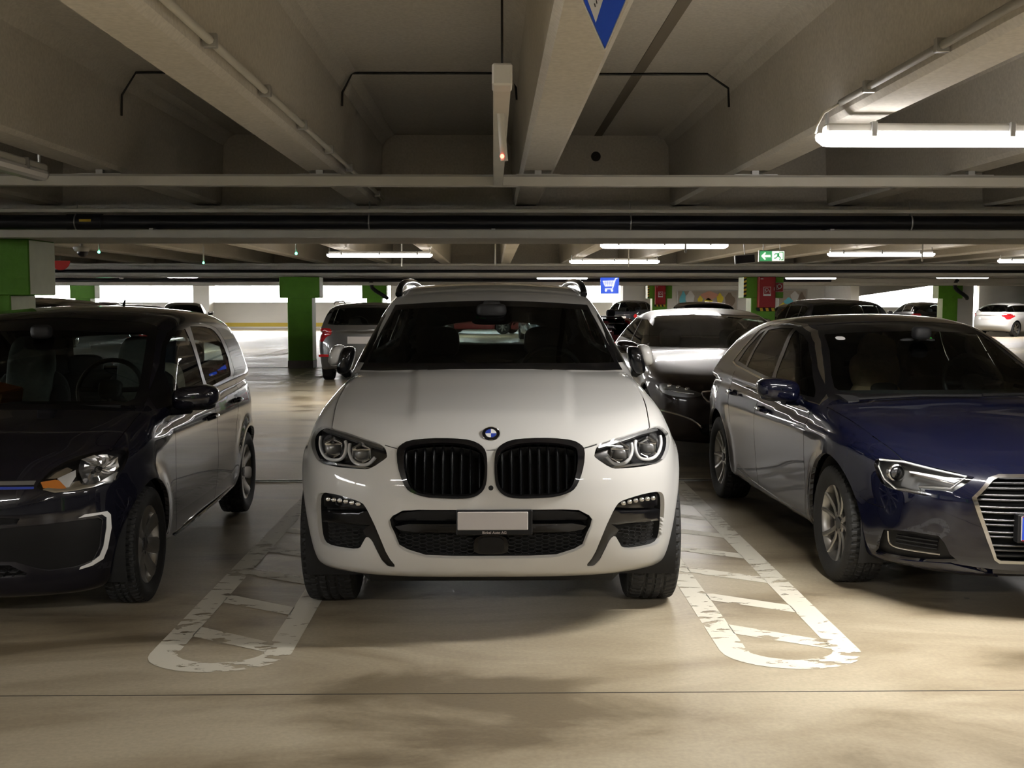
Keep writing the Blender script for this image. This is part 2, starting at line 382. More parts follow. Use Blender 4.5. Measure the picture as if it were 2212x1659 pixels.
lamp(9.156, 35.54, 'small distant lit strip lamp beside the pillar with the red box')
lamp(13.304, 34.0, 'small distant lit strip lamp above the far green pillar with the drain elbow')
lamp(-9.6, 33.7, 'short distant lit lamp above the open daylight band', L=.9)
for x, y, n in ((-6.4, 17.2, 'a'), (-2.5, 4.72, 'b')): pass
BACK = 'strip lamps over the aisle behind the viewer'
for x, y, lab in ((1.336, .6, 'over the aisle behind the viewer, beside the middle rib'), (5.1, .6, 'over the aisle behind the viewer, at the right'), (-3.8, .4, 'over the aisle behind the viewer, at the left'), (-6.4, -4.4, 'over the bays behind the viewer, at the left'), (1.336, -4.4, 'over the bays behind the viewer, in the middle')):
    lamp(x, y, 'lit strip lamp ' + lab, group=BACK)
for x, y, lab in ((-2.5, 46.5, 'behind the furthest girder above the red car'), (3.9, 47.5, 'behind the furthest girder above the black bubble car'), (9.15, 49.0, 'behind the furthest girder in front of the wide poster'), (14.3, 48.0, 'behind the furthest girder in front of the ramp'), (19.5, 45.0, 'behind the furthest girder above the white hatchback'), (-8.0, 52.0, 'behind the furthest girder near the parapet'), (-13.0, 54.0, 'behind the furthest girder beside the light grey column')):
    lamp(x, y, 'unseen fill lamp added ' + lab)  # extra lamps out of view, added to brighten the far walls and parapet
lamp(-2.42, 4.0, 'unlit long lamp tube under the rib at the upper picture corner', lit=False, L=2.2, along='y')
# ---------------------------------------------------------------- trunking, pipes, cables under the ceiling
t = MB().box(-22, 26, 6.78, 6.86, 2.190, 2.252, .004).build('cable_trunking', 'trunking'); prop(t, 'long white cable trunking crossing the ceiling in front of the black pipe', 'trunking')
MB().box(-22, 26, 6.776, 6.864, 2.244, 2.256).build('trunking_lid', 'trunking_grey', t)
for k in range(-8, 9):
    x = .266 + 1.295*k; MB().box(x-.13, x+.13, 6.79, 6.85, 2.252, 2.262).build('bracket', 'galvanised', t); MB().box(x-.02, x+.02, 6.80, 6.84, 2.26, 2.288).build('bracket', 'galvanised', t)
t = MB().box(.0, .056, 3.62, 6.774, 2.188, 2.248, .003).build('cable_trunking', 'trunking'); prop(t, 'short white cable trunking running away from us beside the middle rib', 'trunking')
MB().box(-.004, .060, 3.58, 3.70, 2.184, 2.252, .006).build('end_box', 'white_plastic', t)
MB().tube([(.028, 3.66, 2.25), (.028, 3.66, 2.86)], .004, 6).build('hanger_rod', 'cable', t)
MB().tube([(.012, 3.9, 2.19), (.016, 3.9, 2.19), (.028, 3.905, 2.035)], .012, 10)
sn = MB().tube([(.026, 4.15, 2.19), (.040, 4.15, 2.02)], .0135, 12).build('bay_sensor', 'trunking', None, True); prop(sn, 'white bay sensor tube with red light hanging from the short trunking', 'sensor')
MB().ball((.032, 4.138, 2.035), .008, 10, 6).build('red_light', 'led_red', sn, True)
t = MB().box(-22, 26, 8.77, 8.83, 2.184, 2.212, .003).build('cable_rail', 'trunking'); prop(t, 'thin white rail just above the black drain pipe', 'rail')
t = MB().box(-22, 26, 8.66, 8.74, 1.985, 2.045, .004).build('cable_trunking', 'trunking'); prop(t, 'white cable trunking just below the black drain pipe', 'trunking')
for k in range(-5, 6): MB().box(k*2.6-.015, k*2.6+.015, 8.72, 9.199, 2.045, 2.06).build('bracket', 'galvanised', t)
p = MB().tube([(-22, 8.92, 2.118), (26, 8.92, 2.118)], .056, 20).build('drain_pipe', 'drain_pipe', None, True, 60); prop(p, 'thick black drain pipe running along the girder across the picture', 'pipe')
for x0, x1 in ((-3.30, -3.03), (7.2, 7.4)): MB().tube([(x0, 8.92, 2.118), (x1, 8.92, 2.118)], .063, 20).build('pipe_sleeve', 'drain_pipe', p, True, 60)
MB().box(-3.19, -3.10, 8.855, 8.862, 2.118, 2.138).build('pipe_label', 'hazard_yellow', p)
for x in (-3.23, -.965, 1.07, 3.27, 5.5, -5.4):
    a = np.linspace(0, 2*math.pi, 25)[:-1]; MB().tube([(x, 8.92+.062*math.cos(q), 2.118+.062*math.sin(q)) for q in a], .006, 6, closed=True).build('pipe_clamp', 'galvanised', p, True)
    MB().tube([(x, 8.92, 2.18), (x, 8.95, 2.285)], .005, 6).build('clamp_rod', 'galvanised', p)
# conduits along the ribs and cables on the soffit
def conduit(pts, r, label, m='trunking_grey', clips=0, cat='conduit'):
    o = MB().tube(pts, r, 8).build('conduit', m, None, True, 60); prop(o, label, cat)
    P = np.array(pts, float)
    for i in range(clips):
        q = P[0] + (P[-1]-P[0])*(i+.5)/clips; MB().at(tuple(q)).box(-r*1.6, r*1.6, -.012, .012, -r*1.6, r*1.6, .002).build('conduit_clip', 'galvanised', o)
    return o
conduit([(-.893, 1.5, 2.335), (-.893, 9.3, 2.335)], .014, 'white conduit along the edge of the rib above the black city car', 'trunking', 9)
conduit([(1.425, 4.70, 2.325), (1.425, 1.2, 2.325)], .014, 'grey conduit along the rib leading to the lamp at the picture edge', 'trunking_grey', 5)
conduit([(1.425, 4.70, 2.325), (1.40, 4.69, 2.31), (1.35, 4.68, 2.28), (1.325, 4.69, 2.23), (1.328, 4.72, 2.205)], .006, 'thin cable loop feeding the lamp at the picture edge', 'trunking')
conduit([(-.893, 6.82, 2.66), (-.890, 6.82, 2.74), (-.83, 6.82, 2.85), (.03, 6.82, 2.853), (.08, 6.82, 2.853), (.13, 6.82, 2.80), (.14, 6.82, 2.7)], .007, 'black cable across the soffit between the left and middle ribs', 'cable', cat='cable')
conduit([(.40, 6.82, 2.70), (.40, 6.82, 2.79), (.45, 6.82, 2.848), (1.27, 6.82, 2.852), (1.395, 6.82, 2.77), (1.40, 6.82, 2.66)], .007, 'black cable across the soffit between the middle and right ribs', 'cable', cat='cable')
conduit([(-2.19, 6.82, 2.60), (-2.185, 6.82, 2.72), (-2.10, 6.82, 2.85), (-1.21, 6.82, 2.852)], .007, 'black cable across the soffit above the black city car', 'cable', cat='cable')
# services at the second girder
for y, z, h, nm in ((24.3, 2.235, .05, 'upper'), (24.4, 2.03, .06, 'lower'), (40.0, 2.03, .08, 'far')):
    t = MB().box(-22, 26, y, y+.06, z, z+h, .004).build('cable_trunking', 'trunking'); prop(t, {'upper': 'thin white trunking above the middle row of green pillars', 'lower': 'white trunking touching the capitals of the middle row of pillars', 'far': 'distant white trunking above the furthest row of pillars'}[nm], 'trunking')
p = MB().tube([(-22, 24.7, 2.12), (26, 24.7, 2.12)], .045, 14).build('drain_pipe', 'drain_pipe', None, True, 60); prop(p, 'dark drain pipe along the second girder', 'pipe')
p = MB().tube([(-22, 40.3, 2.20), (12, 40.3, 2.20)], .06, 14).build('drain_pipe', 'drain_pipe', None, True, 60); prop(p, 'dark drain pipe along the furthest girder', 'pipe')
for x, lab in ((-4.25, 'black drain elbow on the far pillar behind the grey estate car'), (16.6, 'black drain elbow on the far pillar near the white hatchback')):
    p = MB().tube(chaikin([(x-.08, 40.3, 2.2), (x-.08, 40.5, 2.05), (x-.05, 40.5, 1.9), (x+.4, 40.6, 1.62), (x+.46, 40.7, 1.56)], 1, False), .07, 12).build('drain_elbow', 'drain_pipe', None, True, 60); prop(p, lab, 'pipe')
# bay sensors on rods
for (x, y), lab in (((-4.43, 12.9), 'thin bay sensor rod with green light beside the dome camera'), ((-4.21, 16.64), 'thin bay sensor rod with green light between the dome camera and the green pillar'), ((-2.285, 13.27), 'thin bay sensor rod with green light above the mid green pillar'),
                    ((.03, 17.45), 'thin bay sensor rod above the roof of the white SUV'), ((-1.46, 18.2), 'thin bay sensor rod under the lamp behind the grey estate car'), ((2.16, 12.8), 'thin bay sensor rod under the lamp above the brown car'),
                    ((5.9, 15.6), 'thin bay sensor rod under the lamp right of the exit sign'), ((2.2, 18.5), 'thin bay sensor rod under the lamp above the trolley sign')):
    o = MB().tube([(x, y, ZS), (x, y, 2.06)], .011, 8).build('bay_sensor', 'white_plastic', None, True); prop(o, lab, 'sensor')
    if 'green' in lab: MB().ball((x, y-.012, 2.052), .016, 10, 6).build('green_light', 'led_green', o, True)
    else: MB().ball((x, y, 2.055), .014, 10, 6).build('sensor_tip', 'white_plastic', o, True)
# dome camera, red half disc, small floodlights
c = empty('dome_camera', (-5.83, 16.26, 2.285), 0, 'white dome camera hanging under the ceiling beside the green pillar', 'camera')
MB().lathe([(ZS-2.286, .001), (ZS-2.286, .03), (-.02, .03), (-.02, .115), (-.035, .12), (-.075, .105), (-.09, .08)], 28, 'z').build('dome_housing', 'white_plastic', c, True, 40); MB().ball((.01, 0, -.095), (.075, .075, .07), 20, 12).build('dome', 'sign_dark', c, True)
d = empty('hanging_disc', (-7.545, 20, 2.285), 0, 'red half disc hanging behind the big green pillar', 'sign')
a = np.linspace(math.pi, 2*math.pi, 25); MB().prism([(.165*math.cos(q), -.09 + .165*math.sin(q)) for q in a], 'y', -.006, .006).build('disc', 'red_disc', d); MB().tube([(0, 0, ZS-2.285), (0, 0, -.09)], .008, 6).build('disc_rod', 'galvanised', d)
for x, y, lab in ((-10.9, 33.5, 'small white floodlight left of the distant green exit sign'), (4.25, 30, 'small white floodlight right of the blue trolley sign')):
    o = MB().box(x-.06, x+.06, y, y+.12, 2.12, 2.24, .02).build('floodlight', 'white_plastic'); prop(o, lab, 'floodlight'); MB().tube([(x, y+.06, 2.24), (x, y+.06, ZS)], .012, 8).build('floodlight_arm', 'white_plastic', o)
# ---------------------------------------------------------------- signs
def panel(e, x0, x1, z0, z1, y0, y1, m, name): return MB().box(x0, x1, y0, y1, z0, z1, .003).build(name, m, e)
e = empty('exit_sign', (3.31, 13.5, 2.035), 0, 'green emergency exit sign with arrow and running figure', 'sign')
panel(e, -.155, .155, -.07, .07, 0, .05, 'white_plastic', 'sign_case'); panel(e, -.145, 0, -.058, .058, -.006, .002, 'exit_green', 'green_field'); panel(e, 0.002, .145, -.058, .058, -.006, .002, 'exit_white', 'white_field')
MB().prism([(-.130, 0), (-.085, .045), (-.075, .036), (-.098, .012), (-.02, .012), (-.02, -.012), (-.098, -.012), (-.075, -.036), (-.085, -.045)], 'y', -.010, -.005).build('arrow', 'exit_white', e)
for nm, pg in (('runner_body', [(.06, .032), (.085, .036), (.085, .0), (.105, -.02), (.095, -.05), (.085, -.048), (.092, -.022), (.068, -.006), (.045, -.03), (.02, -.03), (.02, -.02), (.042, -.018), (.058, .0), (.062, .018), (.04, .022), (.03, .006), (.022, .01), (.034, .032)]), ('runner_door', [(.105, .05), (.135, .05), (.135, -.05), (.105, -.05), (.105, -.04), (.126, -.04), (.126, .04), (.105, .04)])):
    MB().prism(pg, 'y', -.010, -.005).build(nm, 'exit_green', e)
MB().ball((.092, -.008, .044), (.009, .003, .009), 12, 8).build('runner_head', 'exit_green', e, True)
for x in (-.1, .1): MB().tube([(x, .025, .07), (x, .025, ZS-2.035)], .005, 6).build('hanger_rod', 'galvanised', e)
e = empty('display_panel', (2.99, 13.5, 2.0), 0, 'dark blank display panel with white frame left of the exit sign', 'sign'); e.rotation_euler = (0, R(-5), R(-8))
panel(e, -.122, .122, -.055, .055, 0, .04, 'white_plastic', 'panel_frame'); panel(e, -.112, .112, -.045, .045, -.004, .002, 'sign_dark', 'panel_face'); MB().tube([(0, .02, .055), (0, .02, ZS-2.0)], .006, 6).build('hanger_rod', 'galvanised', e)
e = empty('trolley_sign', (3.07, 30, 1.90), 0, 'blue square sign with white shopping trolley', 'sign')
panel(e, -.245, .245, -.232, .232, 0, .03, 'sign_blue_lit', 'sign_board')
MB().prism([(-.19, .11), (.115, .12), (.085, -.03), (-.125, -.035)], 'y', -.006, .001).build('trolley_basket', 'sign_white_lit', e)
for pts in ([(.20, .18), (.15, .17), (.085, -.06), (.06, -.10), (-.12, -.10)],): MB().tube([(x, -.004, z) for x, z in pts], .012, 6).build('trolley_frame', 'sign_white_lit', e)
for x in (-.10, .06): MB().at((x, -.003, -.145)).lathe([(-.003, .001), (-.003, .03), (.003, .03)], 18, 'y').build('trolley_wheel', 'sign_white_lit', e)
for i in range(4):
    MB().prism([(-.12+i*.06, .10), (-.108+i*.06, .10), (-.105+i*.052, -.02), (-.113+i*.052, -.02)], 'y', -.008, -.005).build('basket_bar', 'sign_blue_lit', e)
for i in range(2): MB().box(-.165, .10, -.008, -.005, .03+i*.04, .038+i*.04).build('basket_bar', 'sign_blue_lit', e)
for x in (-.2, .2): MB().tube([(x, .015, .232), (x, .015, ZS-1.9)], .008, 6).build('hanger_rod', 'galvanised', e)
e = empty('distant_exit_sign', (-11.2, 33, 2.19), 0, 'small green exit sign above the open daylight band', 'sign'); panel(e, -.26, .26, -.055, .055, 0, .04, 'white_plastic', 'sign_case'); panel(e, -.2, .2, -.045, .045, -.006, .002, 'exit_green', 'green_field')
# hanging blue pointer sign cut by the top of the picture
e = empty('pointer_sign', (.281, 2.90, 2.150), 0, 'blue pointed sign hanging from the middle rib at the top of the picture', 'sign')
MB().prism([(0, 0), (.050, .118), (.046, .26), (-.13, .26), (-.075, .165)], 'y', 0, .014).build('sign_board', 'sign_blue', e)
MB().tube([(.001, .007, -.002), (.052, .007, .118), (.048, .007, .26)], .0018, 6).build('sign_edge', 'white_plastic', e); MB().tube([(-.001, .007, -.002), (-.077, .007, .165), (-.13, .007, .26)], .0018, 6).build('sign_edge', 'white_plastic', e)
MB().prism([(-.0235, .062), (.004, .150), (.02, .26), (-.10, .26), (-.051, .135)], 'y', -.002, .001).build('white_field', 'sign_white', e)
for i in range(5):
    x, z = -.0265 + i*.0042, .100 + i*.0085; MB().prism([(x, z), (x+.0022, z), (x+.0005, z+.0085), (x-.0017, z+.0085)], 'y', -.004, -.001).build('tick', 'black_mark', e)
# fire boxes on the pillars
def firebox(x, y, label, far=False):
    e = empty('fire_cabinet', (x, y, 0), 0, label, 'cabinet')
    MB().box(-.19, .19, -.16, 0, 1.34, 2.03, .01).build('cabinet_body', 'sign_red', e); MB().box(-.178, .178, -.166, -.158, 1.352, 2.018, .004).build('cabinet_door', 'sign_red', e)
    MB().box(-.085, .085, -.170, -.165, 1.60, 1.80).build('symbol_field', 'sign_white', e); MB().box(-.072, .072, -.172, -.169, 1.645, 1.787).build('symbol_ground', 'sign_red', e)
    a = np.linspace(0, 2*math.pi, 17)[:-1]
    MB().tube([(-.01+.033*math.cos(q), -.173, 1.735+.033*math.sin(q)) for q in a], .007, 6, closed=True).build('hose_symbol', 'sign_white', e); MB().tube([(-.05, -.173, 1.76), (-.05, -.173, 1.665), (-.01, -.173, 1.69)], .007, 6).build('hose_symbol', 'sign_white', e)
    MB().prism([(.05, 1.66), (.058, 1.70), (.045, 1.74), (.038, 1.70)], 'y', -.175, -.171).build('flame_symbol', 'sign_white', e)
    MB().box(-.15, -.09, -.169, -.165, 1.965, 1.985).build('maker_label', 'sign_white', e); MB().tube([(.155, -.17, 1.72), (.155, -.17, 1.79)], .008, 6).build('cabinet_handle', 'galvanised', e)
    for i in range(6):
        x0 = -.19 + i*.0634; MB().prism([(x0, 1.265), (x0+.0634, 1.265), (min(x0+.0634-.02, .19), 1.335), (x0-.02, 1.335)], 'y', -.10, -.002).build('hazard_block', 'hazard_yellow' if i % 2 else 'black_mark', e)
    return e
firebox(6.045, 25.20, 'red fire cabinet on the green pillar right of the exit sign'); firebox(6.0, 40.92, 'smaller distant red fire cabinet on the pillar above the black bubble car')
e = empty('fire_sign', (6.345, 25.17, 1.79), 0, 'small red hose sign beside the red fire cabinet', 'sign'); panel(e, -.095, .095, -.105, .105, 0, .012, 'sign_red', 'sign_board')
a = np.linspace(0, 2*math.pi, 17)[:-1]; MB().tube([(.005+.045*math.cos(q), -.004, .02+.045*math.sin(q)) for q in a], .009, 6, closed=True).build('hose_symbol', 'sign_white', e); MB().tube([(-.055, -.004, .06), (-.055, -.004, -.06), (0, -.004, -.03)], .009, 6).build('hose_symbol', 'sign_white', e)
for s_ in (-1, 1): MB().box(s_*.088-.003, s_*.088+.003, -.003, .001, -.098, .098).build('sign_border', 'sign_white', e); MB().box(-.088, .088, -.003, .001, s_*.098-.003, s_*.098+.003).build('sign_border', 'sign_white', e)
for (x, y) in ((6.0, 25.46), (6.0, 41.2)):
    for i in range(10):
        MB().prism([(x-.445, 1.57+i*.045), (x-.385, 1.59+i*.045), (x-.385, 1.635+i*.045), (x-.445, 1.615+i*.045)], 'y', y-.290, y-.279).build('hazard_strip', 'hazard_yellow' if i % 2 else 'black_mark', PIL[(x, y)])
# posters on the back wall
def poster(x0, x1, z0, z1, label, blobs):
    e = empty('poster', ((x0+x1)/2, 56, z0), 0, label, 'poster'); w = (x1-x0)/2
    MB().box(-w, w, -.06, 0, 0, z1-z0, .01).build('poster_frame', 'galvanised', e); MB().box(-w+.05, w-.05, -.064, -.058, .05, z1-z0-.05).build('poster_ground', 'poster_grey', e)
    for m, x, z, rx, rz in blobs:
        a = np.linspace(0, 2*math.pi, 15)[:-1]; MB().prism([(x+rx*(1+.18*math.sin(3*q+x))*math.cos(q), z+rz*(1+.18*math.cos(4*q))*math.sin(q)) for q in a], 'y', -.070, -.063).build('poster_print', m, e)
mat('poster_grey', srgb(168, 160, 150), .5); mat('print_cyan', srgb(110, 205, 225), .5); mat('print_yellow', srgb(235, 215, 60), .5); mat('print_pink', srgb(205, 150, 130), .5); mat('print_dark', srgb(120, 105, 90), .5)
poster(9.05, 12.05, .85, 1.98, 'wide poster with yellow and blue print behind the brown car', [('print_cyan', -1.2, .62, .16, .42), ('sign_white', -.85, .7, .22, .36), ('print_pink', .1, .85, .42, .2), ('print_yellow', -.35, .62, .12, .22), ('print_yellow', .05, .55, .2, .18), ('print_yellow', .62, .68, .16, .28), ('print_dark', 1.1, .6, .25, .38), ('print_yellow', -1.05, .2, .3, .12)])
poster(14.05, 15.5, .85, 2.02, 'narrow poster with yellow print right of the red fire cabinet', [('print_yellow', -.45, .3, .2, .2), ('print_cyan', -.2, .5, .22, .25), ('sign_white', .1, .8, .2, .25), ('print_dark', .45, .6, .16, .4)])
# ---------------------------------------------------------------- car body surfaces (signed functions, numpy)
def tab(pts, n=1600):
    """smooth monotone (PCHIP) 1-D table -> (f, f')"""
    x = np.array([q[0] for q in pts], float); y = np.array([q[1] for q in pts], float)
    h = np.diff(x); d = np.diff(y) / h
    m = np.zeros_like(x)
    for i in range(1, len(x) - 1):
        if d[i-1] * d[i] > 0:
            w1 = 2*h[i] + h[i-1]; w2 = h[i] + 2*h[i-1]
            m[i] = (w1 + w2) / (w1 / d[i-1] + w2 / d[i])
    m[0], m[-1] = d[0], d[-1]
    e = 2.0
    xs = np.linspace(x[0] - e, x[-1] + e, n); ys = np.empty(n)
    k = np.clip(np.searchsorted(x, xs) - 1, 0, len(h) - 1)
    t = (xs - x[k]) / h[k]
    hh = h[k]
    ys = ((1+2*t)*(1-t)**2*y[k] + t*(1-t)**2*hh*m[k] + t*t*(3-2*t)*y[k+1] + t*t*(t-1)*hh*m[k+1])
    lo = xs < x[0]; hi = xs > x[-1]
    ys[lo] = y[0] + m[0]*(xs[lo]-x[0]); ys[hi] = y[-1] + m[-1]*(xs[hi]-x[-1])
    ker = np.ones(9)/9
    ys[4:-4] = np.convolve(ys, ker, 'valid')
    dy = np.gradient(ys, xs)
    return (lambda v: np.interp(v, xs, ys)), (lambda v: np.interp(v, xs, dy))

def smax(a, b, k):
    h = np.maximum(k - np.abs(a - b), 0) / k
    return np.maximum(a, b) + h*h*k*0.25
def smin(a, b, k): return -smax(-a, -b, k)
def sstep(x, a, b):
    t = np.clip((x - a) / (b - a), 0, 1); return t*t*(3-2*t)

def make_sdf(P):
    W = P['W']
    plan, _ = tab(P['plan']); sect, dsect = tab(P['sect']); front, dfront = tab(P['front']); rear, drear = tab(P['rear'])
    top, dtop = tab(P['top']); bot, _ = tab(P['bot']); gtop, dgtop = tab(P['gtop']); gside, dgside = tab(P['gside'])
    gplan = tab(P['gplan'])[0] if 'gplan' in P else None
    fk, fp, fl = P['fcurv']; rk, rp = P['rcurv']; crown = P.get('crown', .05)
    gf, gr, gcrown, gmid = P['gcurv']
    flare = P.get('flare', .02); Rw = P['rw']; wheels = P['wheels']
    kf, kr, kt, kb, kg, ku = P.get('blend', (.10, .12, .10, .06, .09, .05))
    hood = P.get('hood'); crease = P.get('crease'); open_top = P.get('open_top', False)
    def f(x, y, z):
        ax = np.abs(x); q = ax / W
        S = plan(y) * sect(z)
        for yw in wheels:
            r = np.hypot(y - yw, z - Rw)
            S = S + flare * np.exp(-((r - Rw*1.12) / .075)**2) * sstep(z, .15, .35)
        if crease:
            for zc, dz, amp in crease:
                zz = (z - zc - .0 - P.get('crease_rise', 0.0) * (y - 1.5)) / dz
                S = S - amp * sstep(zz, 0, 1) * sstep(y, .5, 1.1) * (1 - sstep(zz, 1.0, 3.0) * .5)
        gs = (ax - S) / np.sqrt(1 + (W*dsect(z))**2)
        fy = front(z) + fk * q**fp + fl * q*q
        sl = np.sqrt(1 + dfront(z)**2 + (fk*fp*q**(fp-1)/W)**2)
        gfr = (fy - y) / sl
        ry = rear(z) - rk * q**rp
        gre = (y - ry) / np.sqrt(1 + drear(z)**2 + (rk*rp*q**(rp-1)/W)**2)
        T = top(y) - crown * q*q
        if hood:
            x0, x1, amp, ya, yb = hood
            xe = x0 + (x1 - x0) * np.clip((y - ya) / (yb - ya), 0, 1)
            T = T + amp * (1 - sstep(ax, xe - .012, xe + .045)) * sstep(y, ya, ya + .25)
        gt = (z - T) / np.sqrt(1 + dtop(y)**2)
        low = smax(gfr, gs, kf); low = smax(low, gre, kr); low = smax(low, gt, kt); low = smax(low, bot(y) - z, kb)
        if open_top: return low
        u = (ax / .7)**2
        wf = 1 - sstep(y, gmid - .9, gmid + .1); wr = sstep(y, gmid, gmid + .9)
        ys = y - gf*u*wf + gr*u*wr
        h1 = (z - gtop(ys) + gcrown*(ax/.6)**2) / np.sqrt(1 + dgtop(ys)**2)
        gsd = gside(z)
        if gplan: gsd = gsd * gplan(y)
        h2 = (ax - gsd) / np.sqrt(1 + dgside(z)**2)
        gh = smax(h1, h2, kg)
        gh = smax(gh, top(y) - .07 - z, .03)
        return smin(low, gh, ku)
    return f

def sdf_grad(f, p, e=1.5e-3):
    x, y, z = p[:, 0], p[:, 1], p[:, 2]
    g = np.stack([f(x+e, y, z) - f(x-e, y, z), f(x, y+e, z) - f(x, y-e, z), f(x, y, z+e) - f(x, y, z-e)], 1) / (2*e)
    return g

def surface_nets(f, lo, hi, res, iso=0.0, newton=4):
    n = [int(math.ceil((hi[i]-lo[i])/res)) + 1 for i in range(3)]
    ax = [lo[i] + res*np.arange(n[i]) for i in range(3)]
    F = np.empty(n)
    X, Z = np.meshgrid(ax[0], ax[2], indexing='ij')
    for s in range(0, n[1], 24):
        yy = ax[1][s:s+24]
        A = np.broadcast_to(X[:, None, :], (n[0], len(yy), n[2])); B = np.broadcast_to(yy[None, :, None], A.shape)
        Cc = np.broadcast_to(Z[:, None, :], A.shape)
        F[:, s:s+24, :] = f(A, B, Cc)
    F = F - iso
    inside = F < 0
    c = [m-1 for m in n]
    cnt = np.zeros(c, np.int8)
    corners = [(i, j, k) for i in (0, 1) for j in (0, 1) for k in (0, 1)]
    for i, j, k in corners: cnt += inside[i:i+c[0], j:j+c[1], k:k+c[2]]
    act = (cnt > 0) & (cnt < 8)
    idx = -np.ones(c, np.int64); I = np.argwhere(act); idx[act] = np.arange(len(I))
    acc = np.zeros((len(I), 3)); num = np.zeros(len(I))
    val = {co: F[I[:, 0]+co[0], I[:, 1]+co[1], I[:, 2]+co[2]] for co in corners}
    for a in corners:
        for d in range(3):
            if a[d]: continue
            b = list(a); b[d] = 1; b = tuple(b)
            va, vb = val[a], val[b]
            m = (va < 0) != (vb < 0)
            t = np.where(m, va / np.where(va == vb, 1, va - vb), 0)
            pos = np.array(a, float)[None, :].repeat(len(I), 0); pos[:, d] = t
            acc[m] += pos[m]; num[m] += 1
    V = (I + acc / num[:, None]) * res + np.array(lo)
    faces = []
    for d in range(3):
        u, v = (d+1) % 3, (d+2) % 3
        sl0 = [slice(0, n[i]) for i in range(3)]; sl1 = list(sl0)
        sl0[d] = slice(0, n[d]-1); sl1[d] = slice(1, n[d])
        A = inside[tuple(sl0)]; B = inside[tuple(sl1)]
        E = np.argwhere(A != B)
        E = E[(E[:, u] > 0) & (E[:, v] > 0) & (E[:, u] < n[u]-1) & (E[:, v] < n[v]-1)]
        if len(E) == 0: continue
        def cell(du, dv):
            q = E.copy(); q[:, u] += du; q[:, v] += dv
            return idx[q[:, 0], q[:, 1], q[:, 2]]
        q = np.stack([cell(-1, -1), cell(0, -1), cell(0, 0), cell(-1, 0)], 1)
        flip = ~A[E[:, 0], E[:, 1], E[:, 2]]
        q[flip] = q[flip][:, ::-1]
        faces.append(q)
    Fc = np.concatenate(faces)
    for _ in range(newton):
        g = sdf_grad(f, V); fv = f(V[:, 0], V[:, 1], V[:, 2]) - iso
        st = fv[:, None]*g/np.maximum((g*g).sum(1), 1e-4)[:, None]
        ln = np.linalg.norm(st, axis=1); st *= np.minimum(1, res*.7/np.maximum(ln, 1e-9))[:, None]
        V = V - st
    return V, Fc
# ---------------------------------------------------------------- shape tables of the cars (local: x across, y from nose to tail, z up)
CAR = {}
CAR['suv'] = dict(W=.945, L=4.70, H=1.66, rw=.365, wheels=(.87, 3.734), track=.795, tw=.245,
    plan=[(0,.81),(.3,.87),(.6,.905),(.9,.92),(1.5,.92),(2.5,.93),(3.7,.935),(4.3,.90),(4.7,.80)],
    sect=[(.2,.93),(.35,.97),(.5,.99),(.65,1.0),(.78,.992),(.86,.972),(.94,.935),(1.03,.885),(1.12,.84)],
    front=[(.2,.20),(.25,.155),(.305,.10),(.38,.055),(.5,.015),(.62,0),(.7,.005),(.8,.03),(.87,.06),(.93,.11),(1.0,.2)],
    rear=[(.3,4.6),(.6,4.7),(.9,4.68),(1.1,4.6),(1.2,4.55)],
    top=[(0,.86),(.05,.895),(.11,.93),(.2,.965),(.4,1.012),(.8,1.08),(1.19,1.135),(1.5,1.15),(2.5,1.16),(4.2,1.17),(4.7,1.1)],
    bot=[(0,.285),(.3,.26),(.6,.24),(4.2,.25),(4.7,.35)],
    gtop=[(.95,1.01),(1.19,1.132),(1.6,1.34),(2.04,1.51),(2.3,1.57),(2.7,1.62),(3.14,1.637),(3.7,1.62),(4.1,1.57),(4.3,1.45),(4.6,1.1)],
    gside=[(1.0,.825),(1.13,.785),(1.3,.725),(1.49,.65),(1.6,.60),(1.65,.57)],
    fcurv=(.52,4.0,.06), rcurv=(.35,3.5), gcurv=(.18,.15,.035,2.9), crown=.045, flare=.022,
    hood=(.335,.40,.012,.12,1.25), blend=(.09,.12,.075,.05,.06,.03))
CAR['compact'] = dict(W=.872, L=4.313, H=1.425, rw=.315, wheels=(.91, 3.49), track=.755, tw=.205,
    plan=[(0,.73),(.3,.80),(.6,.848),(.88,.866),(1.5,.862),(2.6,.870),(3.5,.870),(4.0,.825),(4.313,.725)],
    sect=[(.18,.93),(.3,.965),(.5,.985),(.65,.998),(.74,1.0),(.83,.98),(.92,.935),(.98,.90)],
    front=[(.15,.18),(.2,.11),(.3,.045),(.45,.01),(.55,0),(.65,.015),(.72,.05),(.78,.12),(.85,.25)],
    rear=[(.25,4.2),(.5,4.31),(.7,4.3),(.9,4.25),(1.0,4.2)],
    top=[(0,.655),(.06,.69),(.14,.735),(.3,.795),(.6,.87),(1.0,.935),(1.25,.97),(2,.975),(3.5,1.0),(4.3,.98)],
    bot=[(0,.19),(.4,.2),(3.8,.21),(4.3,.3)],
    gtop=[(1.0,.90),(1.2,.98),(1.6,1.165),(2.0,1.32),(2.3,1.385),(2.7,1.42),(3.2,1.405),(3.7,1.33),(4.0,1.2),(4.25,.98)],
    gside=[(.88,.835),(1.0,.785),(1.2,.69),(1.35,.61),(1.42,.55)],
    fcurv=(.50,3.5,.07), rcurv=(.30,3.2), gcurv=(.20,.16,.04,2.7), crown=.05, flare=.016, crease=[(.80,.03,.012)], crease_rise=.055,
    blend=(.10,.16,.10,.05,.08,.06))
